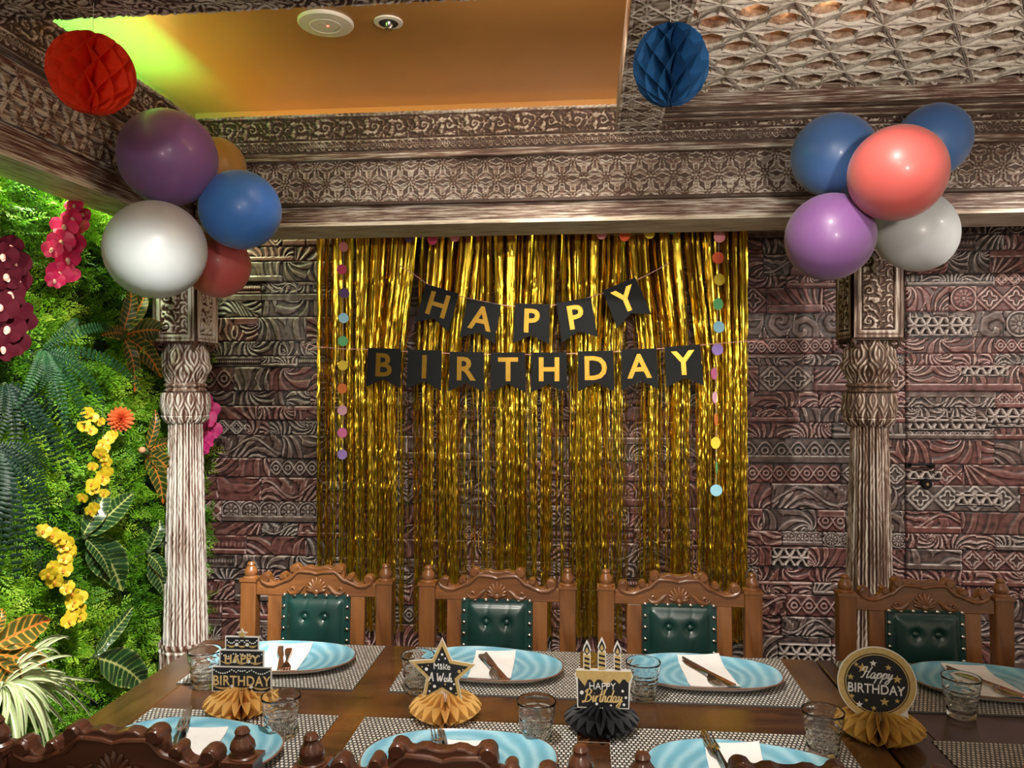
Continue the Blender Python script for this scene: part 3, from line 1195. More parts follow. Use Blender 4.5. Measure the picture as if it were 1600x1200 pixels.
def table(x0, x1, ma, mb, label):
    cx, cy = (x0 + x1) / 2, (TY0 + TY1) / 2
    t = empty('dining_table', (cx, cy, 0), label, 'table', 'dining tables pushed together')
    hx, hy = (x1 - x0) / 2, (TY1 - TY0) / 2
    # frame and panel boards: long boards with cross boards at the ends
    b = MB()
    ys = [-hy + .10, -.13, .13, hy - .10]
    for k in range(3):
        b.box(-hx + .11, hx - .11, ys[k] + .0006, ys[k + 1] - .0006, TZ - .035, TZ)
    b.box(-hx + .11, hx - .11, -hy, -hy + .0994, TZ - .035, TZ)
    b.box(-hx + .11, hx - .11, hy - .0994, hy, TZ - .035, TZ)
    b.build('top_boards', ma, t, bevel=.0015)
    for sx in (-1, 1):
        xa, xb = sorted((sx * hx, sx * (hx - .1094)))
        MB().box(xa, xb, -hy, hy, TZ - .035, TZ).build('end_board', mb, t, bevel=.003)
    b = MB()
    b.box(-hx + .06, hx - .06, -hy + .06, -hy + .085, TZ - .12, TZ - .036)
    b.box(-hx + .06, hx - .06, hy - .085, hy - .06, TZ - .12, TZ - .036)
    b.box(-hx + .06, -hx + .085, -hy + .085, hy - .085, TZ - .12, TZ - .036)
    b.box(hx - .085, hx - .06, -hy + .085, hy - .085, TZ - .12, TZ - .036)
    b.build('apron', ma, t)
    for sx in (-1, 1):
        for sy in (-1, 1):
            x, y = sx * (hx - .045), sy * (hy - .06)
            MB().lathe([(.0, 0), (.028, 0), (.032, .05), (.024, .10), (.034, .30), (.036, .42), (.026, .47), (.035, .50), (.035, TZ - .12), (0, TZ - .12)],
                       20, (x, y, 0)).build('leg', mb, t, 'auto')
    return t


table(-1.115, 0.615, table_a, table_ay, 'glossy brown plank dining table at left, brightly lit')
table(0.622, 2.35, table_b, table_by, 'darker dining table at right, beyond the seam')

# ------------------------------------------------------------------ woven placemats
mat_m, nt, b = new_mat('woven_vinyl')
v = mapping(nt, (1, 1, 1))
br = N(nt, 'ShaderNodeTexBrick', Scale=1.0)
br.inputs['Color1'].default_value = (0.88, 0.85, 0.78, 1)
br.inputs['Color2'].default_value = (0.55, 0.52, 0.46, 1)
br.inputs['Mortar'].default_value = (0.035, 0.035, 0.035, 1)
br.inputs['Mortar Size'].default_value = 0.0022
br.inputs['Mortar Smooth'].default_value = 0.3
br.inputs['Brick Width'].default_value = 0.0092
br.inputs['Row Height'].default_value = 0.0105
nt.links.new(v, br.inputs['Vector'])
nt.links.new(br.outputs['Color'], b.inputs['Base Color'])
b.inputs['Roughness'].default_value = 0.38
bp = N(nt, 'ShaderNodeBump', Strength=0.6, Distance=0.001, invert=True)
nt.links.new(br.outputs['Fac'], bp.inputs['Height'])
nt.links.new(bp.outputs['Normal'], b.inputs['Normal'])
edge_m = plain('mat_edge_thread', (0.10, 0.10, 0.095), rough=0.6)
MZ = TZ + .0025
FAR_MATS = [(245, 541, 1090, 'under the far plate nearest the plant wall'), (592, 905, 1102, 'under the far plate behind the star topper'),
            (950, 1279, 1115, 'under the far plate right of the candle cake topper'), (1385, 1705, 1128, 'under the far plate on the dark table')]
NEAR_MATS = [(205, 519, 1131, 'under the near plate by the plant wall'), (557, 902, 1140, 'under the near plate in front of the star topper'),
             (952, 1312, 1152, 'under the near plate right of the black honeycomb'), (1467, 1800, 1169, 'at the bottom right corner on the dark table')]
mat_rects = []
for row, arr in (('far', FAR_MATS), ('near', NEAR_MATS)):
    for (pa, pb, py, lab) in arr:
        A, B = atZ(pa, py, MZ), atZ(pb, py, MZ)
        y0, y1 = (1.845, 2.165) if row == 'far' else (1.385, 1.70)
        cx, hx = (A.x + B.x) / 2, (B.x - A.x) / 2
        cy, hy = (y0 + y1) / 2, (y1 - y0) / 2
        t = MB().box(-hx, hx, -hy, hy, 0, .002).build('placemat', mat_m)
        t.location = (cx, cy, TZ + .0005)
        tag(t, 'grey and white woven placemat ' + lab, 'placemat', 'woven placemats')
        MB().box(-hx, hx, -hy - .0015, -hy + .001, 0, .0024).build('edge_binding', edge_m, t)
        mat_rects.append((cx, cy, hx, hy))

# ------------------------------------------------------------------ plates
pl_m, nt, b = new_mat('turquoise_glaze')
v = mapping(nt, (1, 1, 1))
wv = N(nt, 'ShaderNodeTexWave', Scale=11.0, Distortion=2.2, Detail=4.0)
wv.wave_type = 'RINGS'
wv.rings_direction = 'Z'
nt.links.new(v, wv.inputs['Vector'])
nz = N(nt, 'ShaderNodeTexNoise', Scale=260.0, Detail=1.0)
nt.links.new(v, nz.inputs['Vector'])
r = ramp(nt, [(0.0, (0.17, 0.43, 0.57)), (0.5, (0.22, 0.50, 0.64)), (1.0, (0.33, 0.61, 0.73))])
nt.links.new(wv.outputs['Fac'], r.inputs['Fac'])
sp = ramp(nt, [(0.74, (1, 1, 1)), (0.78, (0.12, 0.2, 0.25))])
nt.links.new(nz.outputs['Fac'], sp.inputs['Fac'])
mx = nt.nodes.new('ShaderNodeMix')
mx.data_type = 'RGBA'
mx.blend_type = 'MULTIPLY'
mx.inputs['Factor'].default_value = 1
nt.links.new(r.outputs['Color'], mx.inputs[6])
nt.links.new(sp.outputs['Color'], mx.inputs[7])
nt.links.new(mx.outputs[2], b.inputs['Base Color'])
b.inputs['Roughness'].default_value = 0.16
b.inputs['Coat Weight'].default_value = 0.4
rim_m = plain('brown_unglazed_rim', (0.22, 0.11, 0.07), rough=0.45)
clay_m = plain('pale_plate_underside', (0.62, 0.56, 0.50), rough=0.5)


def make_plate():
    nth, seg = 96, []
    prof = [(0.0, .006), (.25, .006), (.5, .0062), (.72, .0075), (.84, .011), (.93, .017), (.985, .0225)]
    und = [(.985, .0195), (.93, .0135), (.84, .007), (.70, .003), (.60, .0005), (.0, .0005)]

    def rad(th):
        a, b_ = .192, .118
        n = 2.35
        r_ = (abs(math.cos(th) / a) ** n + abs(math.sin(th) / b_) ** n) ** (-1 / n)
        return r_ * (1 + .025 * math.cos(3 * th + .4))

    def surf(pr):
        vs, fs = [], []
        for (f, z) in pr:
            for k in range(nth):
                th = 2 * PI * k / nth
                r_ = rad(th) * f
                vs.append((r_ * math.cos(th), r_ * math.sin(th), z))
        for i in range(len(pr) - 1):
            for k in range(nth):
                k2 = (k + 1) % nth
                fs.append((i * nth + k, (i + 1) * nth + k, (i + 1) * nth + k2, i * nth + k2))
        return vs, fs
    t = MB().add(*surf(prof)).build('plate', pl_m, None, True)
    for nm, pr, m in (('rim', [(.985, .0225), (1.0, .0225), (1.003, .021), (1.0, .0195), (.985, .0195)], rim_m), ('underside', und, clay_m)):
        MB().add(*surf(pr)).build(nm, m, t, True)
    return t


plate0 = make_plate()
PLATES = [((438, 1034), 4, 'far turquoise plate behind the three-tier cake topper, with fork and knife side by side'),
          ((762, 1046), -6, 'far turquoise plate behind the star topper'),
          ((1098, 1057), -4, 'far turquoise plate right of the candle cake topper'),
          ((1548, 1070), -8, 'far turquoise plate on the darker table, behind the round topper'),
          ((294, 1172), -6, 'near turquoise plate by the plant wall, partly behind the carved chair crest'),
          ((715, 1189), 6, 'near turquoise plate in front of the star topper'),
          ((1163, 1208), -5, 'near turquoise plate in front of the candle cake topper, fork leaning on it'),
          ((1765, 1232), 5, 'near turquoise plate cut off at the bottom right corner')]
plate_pos = []
for i, ((px, py), rz, lab) in enumerate(PLATES):
    o = plate0 if i == 0 else copy_tree(plate0)
    p = atZ(px, py, TZ + .012)
    if i < 4:
        p.y = 2.0
    else:
        p.y = 1.492
    o.location = (p.x, p.y, TZ + .0027)
    o.rotation_euler.z = R(rz)
    tag(o, lab, 'plate', 'turquoise plates')
    plate_pos.append((p.x, p.y))
PZ = TZ + .0027 + .0068

# ------------------------------------------------------------------ napkins and cutlery
nap_m = plain('white_napkin', (0.86, 0.85, 0.84), rough=0.8, vary=0.03, scale=40)
steel = plain('cutlery_steel', (0.62, 0.58, 0.55), rough=0.16, metal=1.0, vary=0.05)
copper = plain('copper_cutlery', (0.72, 0.42, 0.28), rough=0.2, metal=1.0, vary=0.05)


def sheet(pts4, z0, th, name, mat, nu=10, nv=8, lift=0.004):
    """folded paper on a plate: bilinear patch following the plate's rise"""
    P = [Vector((*p, 0)) for p in pts4]
    b = MB()
    for top in (0, 1):
        vs = []
        for j in range(nv + 1):
            for i in range(nu + 1):
                u, v_ = i / nu, j / nv
                p = P[0] * (1 - u) * (1 - v_) + P[1] * u * (1 - v_) + P[2] * u * v_ + P[3] * (1 - u) * v_
                e = math.hypot(p.x / .192, p.y / .118)
                zz = z0 + max(0, e - .68) * .05 + lift * (.5 + .5 * math.sin(3 * u + 2 * v_)) * .25
                vs.append((p.x, p.y, zz + top * th))
        fs = []
        for j in range(nv):
            for i in range(nu):
                a = j * (nu + 1) + i
                f = (a, a + 1, a + nu + 2, a + nu + 1)
                fs.append(f if top else f[::-1])
        b.add(vs, fs)
    return b.build(name, mat, None, True)


def ribbon(b, st, th):
    """st = (s, halfwidth, z, yoff) along +x"""
    vs, fs = [], []
    for (s_, hw, z, yo) in st:
        vs += [(s_, yo - hw, z), (s_, yo + hw, z), (s_, yo + hw * .8, z + th), (s_, yo - hw * .8, z + th)]
    n = len(st)
    for i in range(n - 1):
        for k in range(4):
            k2 = (k + 1) % 4
            fs.append((i * 4 + k, (i + 1) * 4 + k, (i + 1) * 4 + k2, i * 4 + k2))
    fs.append((3, 2, 1, 0))
    m = (n - 1) * 4
    fs.append((m, m + 1, m + 2, m + 3))
    b.add(vs, fs)


def fork_mesh():
    b = MB()
    h = [(-.095, .009, .003, 0), (-.09, .011, .002, 0), (-.06, .009, .001, 0), (-.02, .0045, .003, 0), (.02, .0032, .008, 0), (.035, .004, .010, 0),
         (.042, .010, .008, 0), (.05, .0125, .005, 0), (.058, .0128, .003, 0)]
    ribbon(b, h, .0022)
    for k in range(4):
        yo = (k - 1.5) * .0068
        ribbon(b, [(.057, .0026, .003, yo), (.075, .0022, .0022, yo), (.09, .0018, .004, yo), (.102, .0008, .0075, yo)], .0016)
    return b


def knife_mesh():
    b = MB()
    ribbon(b, [(-.105, .006, .002, 0), (-.10, .010, .0015, 0), (-.05, .0085, .001, 0), (0, .0055, .001, 0), (.005, .0075, .001, .001), (.03, .010, .001, .0025),
               (.08, .0095, .001, .002), (.10, .006, .001, -.001), (.11, .001, .001, -.005)], .003)
    return b


fork0, knife0 = None, None


def cutlery(kind, x, y, z, rz, mat, lab, roll=0, pitch=0):
    o = (fork_mesh() if kind == 'fork' else knife_mesh()).build(kind, mat, None, 'auto')
    o.location = (x, y, z)
    o.rotation_euler = (R(roll), R(pitch), R(rz))
    return tag(o, lab, kind, 'table forks' if kind == 'fork' else 'table knives')


def napkin(i, pix, lab):
    px, py = plate_pos[i]
    pts = []
    for (a, b_) in pix:
        q = atZ(a, b_, PZ)
        pts.append((q.x - px, q.y - py))
    o = sheet(pts[::-1], .0, .0016, 'napkin', nap_m)
    o.location = (px, py, PZ + .001)
    tag(o, lab, 'napkin', 'folded white napkins')


NZ = PZ + .0055
napkin(0, [(422, 1013), (489, 1012), (459, 1055), (392, 1052)], 'white napkin on the far plate behind the three-tier cake topper')
napkin(1, [(744, 1023), (806, 1024), (797, 1067), (729, 1066)], 'white napkin on the far plate behind the star topper')
napkin(2, [(1058, 1032), (1123, 1032), (1158, 1077), (1079, 1076)], 'white napkin on the far plate right of the candle cake topper')
napkin(3, [(1470, 1046), (1538, 1048), (1610, 1090), (1535, 1092)], 'white napkin on the far plate of the darker table')
napkin(4, [(290, 1142), (357, 1142), (329, 1180), (272, 1190)], 'white folded napkin on the near plate by the plant wall')
napkin(5, [(690, 1160), (752, 1162), (772, 1205), (700, 1208)], 'white napkin mostly behind the chair crest, in front of the star topper')
napkin(6, [(1101, 1172), (1186, 1172), (1202, 1218), (1112, 1218)], 'white napkin on the near plate in front of the candle cake topper')


def cutl(kind, head, tail, dz, mat, lab, pitch=0):
    A, B = atZ(*head, NZ + dz), atZ(*tail, NZ + dz)
    d = (A - B).normalized()
    tl = .102 if kind == 'fork' else .11
    c_ = A - d * tl
    o = (fork_mesh() if kind == 'fork' else knife_mesh()).build(kind, mat, None, 'auto')
    o.location = c_
    o.rotation_euler = (0, R(pitch), math.atan2(d.y, d.x))
    return tag(o, lab, kind, 'table forks' if kind == 'fork' else 'table knives')


cutl('knife', (440, 1007), (438, 1058), 0, steel, 'knife lying left of a fork on the plate behind the three-tier cake topper')
cutl('fork', (445, 1056), (452, 1012), 0, copper, 'fork with tines towards the viewer behind the three-tier cake topper')
cutl('fork', (779, 1067), (750, 1020), 0, steel, 'slim steel fork beside a knife on the plate behind the star topper')
cutl('knife', (757, 1021), (794, 1069), .004, copper, 'rosy knife lying aslant on the plate behind the star topper')
cutl('fork', (1129, 1077), (1070, 1032), 0, steel, 'fork lying under a knife on the plate right of the candle cake topper')
cutl('knife', (1064, 1028), (1158, 1079), .005, copper, 'copper toned knife lying aslant on the plate right of the candle cake topper')
cutl('fork', (1592, 1094), (1490, 1050), 0, steel, 'fork beside a knife on the plate of the darker table')
cutl('knife', (1476, 1042), (1612, 1094), .005, copper, 'copper toned knife lying aslant on the plate of the darker table')
cutl('fork', (290, 1126), (262, 1190), .010, steel, 'shiny fork with tines up over the near plate by the plant wall')
cutl('knife', (296, 1106), (278, 1186), .006, steel, 'knife pointing towards the three-tier cake topper on the near plate by the plant wall')
cutl('fork', (681, 1143), (700, 1215), .010, steel, 'fork with tines just above the carved chair crest, in front of the star topper')
cutl('knife', (688, 1136), (706, 1210), .006, steel, 'knife beside the fork in front of the star topper')
cutl('fork', (1104, 1153), (1165, 1245), .012, steel, 'fork leaning over the plate in front of the candle cake topper')
cutl('knife', (1096, 1142), (1160, 1238), .006, steel, 'knife partly hidden below the fork in front of the candle cake topper')

# ------------------------------------------------------------------ tumblers
gl_m, nt, b = new_mat('clear_glass')
b.inputs['Base Color'].default_value = (0.97, 0.985, 0.985, 1)
b.inputs['Transmission Weight'].default_value = 1.0
b.inputs['Roughness'].default_value = 0.0
b.inputs['IOR'].default_value = 1.38
v = mapping(nt, (60, 60, 60))
nz = N(nt, 'ShaderNodeTexNoise', Scale=1.0)
nt.links.new(v, nz.inputs['Vector'])
bp = N(nt, 'ShaderNodeBump', Strength=0.12, Distance=0.001)
nt.links.new(nz.outputs['Fac'], bp.inputs['Height'])
nt.links.new(bp.outputs['Normal'], b.inputs['Normal'])


def make_glass():
    nth, nz_ = 72, 44
    Ht, rb, rt = .088, .0285, .0415
    rows = []
    for i in range(nz_ + 1):
        s_ = i / nz_
        z = Ht * s_
        r0 = rb + (rt - rb) * (s_ ** .75)
        row = []
        for k in range(nth):
            th = 2 * PI * k / nth
            d = 0
            if .06 < s_ < .74:
                q = (s_ - .06) / .68 * 5.5
                j = int(q)
                ph = th * 8 / 2 + (PI / 2 if j % 2 else 0)
                d = -.0026 * abs(math.sin(PI * (q - j))) * abs(math.cos(ph + s_ * 1.5)) ** .7
            row.append((r0 + d, th, z))
        rows.append(row)
    inner = []
    for i in range(13):
        s_ = 1 - i / 12 * .86
        inner.append([(rb + (rt - rb) * (s_ ** .75) - .0022, 2 * PI * k / nth, Ht * s_) for k in range(nth)])
    inner.append([(.018, 2 * PI * k / nth, Ht * .115) for k in range(nth)])
    inner.append([(.0001, 2 * PI * k / nth, Ht * .11) for k in range(nth)])
    lip = [[(rt - .0008, 2 * PI * k / nth, Ht + .0008) for k in range(nth)]]
    base = [[(.0001, 2 * PI * k / nth, .002) for k in range(nth)], [(rb - .006, 2 * PI * k / nth, .0) for k in range(nth)]]
    allr = base + rows + lip + inner
    vs = [(r_ * math.cos(t_), r_ * math.sin(t_), z) for row in allr for (r_, t_, z) in row]
    fs = []
    for i in range(len(allr) - 1):
        for k in range(nth):
            k2 = (k + 1) % nth
            fs.append((i * nth + k, i * nth + k2, (i + 1) * nth + k2, (i + 1) * nth + k))
    return MB().add(vs, fs).build('tumbler', gl_m, None, True)


g0 = make_glass()
GL = [(320, 1073, 'far', 'clear dimpled tumbler left of the three-tier cake topper'), (653, 1081, 'far', 'clear dimpled tumbler half hidden behind the star topper'),
      (1005, 1093, 'far', 'clear dimpled tumbler right of the candle cake topper'), (1502, 1120, 'far', 'clear dimpled tumbler before the plate on the darker table'),
      (439, 1153, 'near', 'clear dimpled tumbler right of the three-tier cake topper'), (838, 1162, 'near', 'clear dimpled tumbler between the star topper and the candle cake topper'),
      (1286, 1180, 'near', 'clear dimpled tumbler left of the round topper')]
for i, (px, py, row, lab) in enumerate(GL):
    o = g0 if i == 0 else g0.copy()
    if i:
        COL.objects.link(o)
    p = atZ(px, py, TZ)
    o.location = (p.x, p.y, TZ + .0028)
    o.rotation_euler.z = i * 1.3
    tag(o, lab, 'glass', 'clear tumblers')

# ------------------------------------------------------------------ carved chairs
teak = wood('carved_teak', (0.10, 0.034, 0.010), (0.27, 0.105, 0.031), grain=(26, 26, 4), rough=0.34, coat=0.35)
teak_x = wood('carved_teak_rail', (0.10, 0.034, 0.010), (0.27, 0.105, 0.031), grain=(4, 26, 26), rough=0.34, coat=0.35)
darkw = wood('dark_carved_wood', (0.055, 0.018, 0.010), (0.14, 0.05, 0.026), grain=(26, 26, 4), rough=0.28, coat=0.5)
darkw_x = wood('dark_carved_rail', (0.055, 0.018, 0.010), (0.14, 0.05, 0.026), grain=(4, 26, 26), rough=0.28, coat=0.5)
leather = plain('green_leather', (0.006, 0.036, 0.031), rough=0.33, vary=0.25, scale=9, spec=0.6, bump=0.1)
nail_m = plain('nickel_nail', (0.60, 0.57, 0.52), rough=0.25, metal=1.0)


def make_chair(mw, mx_, label):
    """backrest plane at y=0, seat towards -y"""
    t = empty('carved_chair', (0, 0, 0), label, 'chair', 'carved dining chairs')
    rake = R(5)

    def lean(b, z0=.45):
        b.v = [(x, y + max(0, z - z0) * math.tan(rake), z) for x, y, z in b.v]
        return b
    W_ = .2235
    for sx in (-1, 1):
        b = MB()
        x0, x1 = sorted((sx * W_, sx * (W_ - .046)))
        b.box(x0, x1, -.022, .022, 0, .903)
        o = lean(b).build('back_post', mw, t, bevel=.004)
        xc = (x0 + x1) / 2
        f = MB().lathe([(0, .9), (.021, .9), (.022, .906), (.016, .911), (.0195, .919), (.0175, .929), (.012, .937), (.0105, .941), (.012, .945), (.009, .951), (0, .953)], 14, (xc, 0, 0))
        f.box(xc - .025, xc + .025, -.024, .024, .896, .904)
        lean(f).build('finial', mw, t, 'auto')
    # crest rail with scrolled outline
    half = [(.178, .855), (.178, .893), (.170, .896), (.167, .912), (.160, .920), (.150, .922), (.141, .917), (.137, .905), (.131, .896), (.122, .895), (.114, .903), (.108, .916),
            (.100, .924), (.092, .920), (.089, .908), (.085, .903), (.0825, .908), (.0815, .924), (.0795, .936), (.073, .947), (.064, .951), (.055, .948), (.049, .939),
            (.043, .938), (.034, .943), (.022, .944), (.012, .940), (.004, .939)]
    out = half + [(-x, z) for x, z in reversed(half)]
    b = MB()
    # split the outline into a solid band below and a crown so that the n-gon stays simple
    b.prism(out, -.013, .013)
    cr = lean(b).build('crest_rail', mx_, t, bevel=.003)
    # raised scroll bands and curls on both faces
    b = MB()

    def spiral(cx, cz, r0, turns, a0, sg, yy, rr):
        pts = []
        for k in range(int(14 * turns) + 1):
            s_ = k / (14 * turns)
            a = a0 + sg * s_ * turns * 2 * PI
            r_ = r0 * (1 - .8 * s_)
            pts.append((cx + r_ * math.cos(a), yy, cz + r_ * math.sin(a)))
        return pts
    for sy, yy in ((-1, -.014), (1, .014)):
        for sx in (-1, 1):
            band = [(.165, .906), (.16, .897), (.145, .889), (.125, .887), (.105, .895), (.092, .902), (.080, .905), (.070, .915), (.060, .925), (.052, .929), (.035, .928), (.018, .927), (0, .922)]
            b.tube([(sx * x, yy, z) for x, z in band], [.004, .006, .007, .006, .005, .006, .006, .006, .005, .005, .005, .005, .004], 8)
            b.tube([(sx * x, y_, z) for x, y_, z in spiral(.152, .906, .013, 1.3, R(-40), 1, yy, .005)], .0042, 8)
            b.tube([(sx * x, y_, z) for x, y_, z in spiral(.066, .936, .011, 1.3, R(-60), 1, yy, .005)], .0042, 8)
            b.tube([(sx * x, y_, z) for x, y_, z in spiral(.101, .911, .009, 1.1, R(200), -1, yy, .004)], .0038, 8)
            # small curls filling under the bands
            b.tube([(sx * x, yy, z) for x, z in ((.085, .872), (.075, .864), (.060, .865), (.050, .872), (.043, .880), (.034, .886))], [.003, .006, .008, .008, .006, .003], 8)
            b.tube([(sx * x, y_, z) for x, y_, z in spiral(.072, .874, .010, 1.0, R(-100), -1, yy, .005)], .004, 8)
        for k in range(-4, 5):     # shell of leaves in the middle
            an = R(k * 20)
            L_ = .042 - .002 * abs(k) ** 1.3
            M_ = Matrix.Rotation(an, 3, 'Y')
            c = Vector((math.sin(an) * L_ * .52, yy, .869 + math.cos(an) * L_ * .52))
            b.ball(c, .0062, .006, L_ * .5, 10, 8, M_)
        b.ball((0, yy, .868), .011, .008, .010, 10, 6)
    # round the curls through the thickness so they read as rolled scrolls
    for sx in (-1, 1):
        for (cx, cz, rr) in ((.152, .906, .0135), (.0665, .9365, .0125), (.1005, .9135, .0095)):
            b.tube([(sx * cx, -.019, cz), (sx * cx, -.015, cz), (sx * cx, .015, cz), (sx * cx, .019, cz)], [rr * .78, rr, rr, rr * .78], 16)
    lean(b).build('scroll_carving', mx_, t, 'auto')
    # stiles, lower rail
    for sx in (-1, 1):
        x0, x1 = sorted((sx * .101, sx * .143))
        lean(MB().box(x0, x1, -.011, .011, .50, .857)).build('stile', mw, t, bevel=.003)
    lean(MB().box(-.178, .178, -.012, .012, .50, .555)).build('lower_rail', mx_, t, bevel=.003)
    # tufted leather panel on both faces
    pan = lean(MB().box(-.101, .101, -.012, .012, .553, .867)).build('back_panel', leather, t)
    for sy in ((-1,) if True else ()):
        n = 44
        V, F = [], []
        for j in range(n + 1):
            for i in range(n + 1):
                u, v_ = i / n, j / n
                x, z = -.0955 + u * .191, .558 + v_ * .304
                e = min(u, 1 - u) * .191
                e2 = min(v_, 1 - v_) * .304
                brd = min(e, e2)
                hgt = .004 if brd < .013 else .004 + .016 * (1 - math.exp(-(brd - .013) / .014))
                if .0125 < brd < .0155:
                    hgt = .001
                for bx in (-.029, .029):
                    for bz in (.604, .70, .796):
                        d = math.hypot(x - bx, (z - bz))
                        hgt -= .013 * math.exp(-(d / .013) ** 2)
                        hgt -= .003 * math.exp(-((x - bx - (z - bz) * .12) / .003) ** 2) * math.exp(-abs(z - bz) / .03)
                V.append((x, -.012 - hgt + max(0, z - .45) * math.tan(rake), z))
        for j in range(n):
            for i in range(n):
                a = j * (n + 1) + i
                F.append((a, a + 1, a + n + 2, a + n + 1))
        np_mesh('leather_cushion', np.array(V), np.array(F), leather, pan)
        for bx in (-.029, .029):
            for bz in (.604, .70, .796):
                o = MB().ball((bx, -.0205 + (bz - .45) * math.tan(rake), bz), .0100, .007, .0100, 12, 8).build('leather_button', leather, pan, True)
    nb = None
    spots = [(-.093 + k * .031, .858) for k in range(7)] + [(s_ * .093, .858 - .033 * k) for s_ in (-1, 1) for k in range(1, 9)]
    for (nx_, nz1) in spots:
        if nb is None:
            nb = MB().ball((0, 0, 0), .0058, .0035, .0058, 10, 6).build('nail', nail_m, pan, True)
            o = nb
        else:
            o = nb.copy()
            COL.objects.link(o)
        o.location = (nx_, -.0165 + (nz1 - .45) * math.tan(rake), nz1)
    # seat and legs
    MB().box(-.20, .20, -.44, -.022, .40, .45).build('seat_frame', mx_, t, bevel=.004)
    MB().box(-.195, .195, -.435, -.03, .45, .478).build('seat_cushion', leather, t, bevel=.012)
    for sx in (-1, 1):
        MB().lathe([(0, 0), (.018, 0), (.022, .04), (.017, .08), (.026, .2), (.024, .33), (.016, .36), (.026, .385), (.026, .402), (0, .402)], 16, (sx * .172, -.41, 0)).build('leg', mw, t, 'auto')
        x0, x1 = sorted((sx * .165, sx * .185))
        MB().box(x0, x1, -.41, -.02, .16, .195).build('side_stretcher', mx_, t)
    MB().box(-.18, .18, -.23, -.205, .165, .19).build('cross_stretcher', mx_, t)
    return t


ch = make_chair(teak, teak_x, '')
FARC = [(502, 'teak carved chair with green leather back, beside the column and plant wall'),
        (779, 'teak carved chair centred before the foil curtain, behind the star topper'),
        (1058, 'teak carved chair overlapping the right edge of the foil curtain'),
        (1434, 'teak carved chair before the bare carved wall, behind the round topper')]
for i, (px, lab) in enumerate(FARC):
    o = ch if i == 0 else copy_tree(ch)
    p = atY(px, 950, 2.33)
    o.location = (p.x, 2.262, 0)
    o.rotation_euler.z = R((1.5, 0, -1, -1)[i])
    o.scale.x = 1.05
    tag(o, lab, 'chair', 'carved dining chairs')
nch = make_chair(darkw, darkw_x, '')
NEARC = [(190, 'dark carved chair crest at bottom left, below the plant wall'), (697, 'dark carved chair crest at the bottom, before the star topper'),
         (1222, 'dark carved chair crest at the bottom, before the candle cake topper and round topper')]
for i, (px, lab) in enumerate(NEARC):
    o = nch if i == 0 else copy_tree(nch)
    p = atY(px, 1160, 1.20)
    o.location = (p.x, (1.232, 1.222, 1.208)[i], 0)
    o.rotation_euler.z = PI
    o.scale.x = 1.05
    tag(o, lab, 'chair', 'carved dining chairs')


# ------------------------------------------------------------------ lettering
def text_mesh(body, size, ext=0.0004, offset=0.0, shear=0.0, spacing=1.0):
    cu = bpy.data.curves.new('lettering', 'FONT')
    cu.body = body
    cu.size = size
    cu.extrude = ext
    cu.offset = offset
    cu.shear = shear
    cu.space_character = spacing
    cu.align_x = 'CENTER'
    cu.align_y = 'CENTER'
    cu.resolution_u = 3
    ob = bpy.data.objects.new('lettering', cu)
    COL.objects.link(ob)
    me = bpy.data.meshes.new_from_object(ob)
    bpy.data.objects.remove(ob)
    return me


def text_obj(name, body, size, loc, mat, parent, rot=(PI / 2, 0, 0), sx=1.0, **kw):
    me = text_mesh(body, size, **kw)
    me.materials.clear()
    me.materials.append(mat)
    o = bpy.data.objects.new(name, me)
    COL.objects.link(o)
    o.parent = parent
    # font lies in XY; stand it up facing -Y and recentre on its own box
    xs = [v.co.x for v in me.vertices]
    ys = [v.co.y for v in me.vertices]
    cx, cy = (min(xs) + max(xs)) / 2, (min(ys) + max(ys)) / 2
    for v in me.vertices:
        x, y, z = v.co
        v.co = ((x - cx) * sx, -z, y - cy)
    o.location = loc
    if rot != (PI / 2, 0, 0):
        o.rotation_euler = rot
    return o


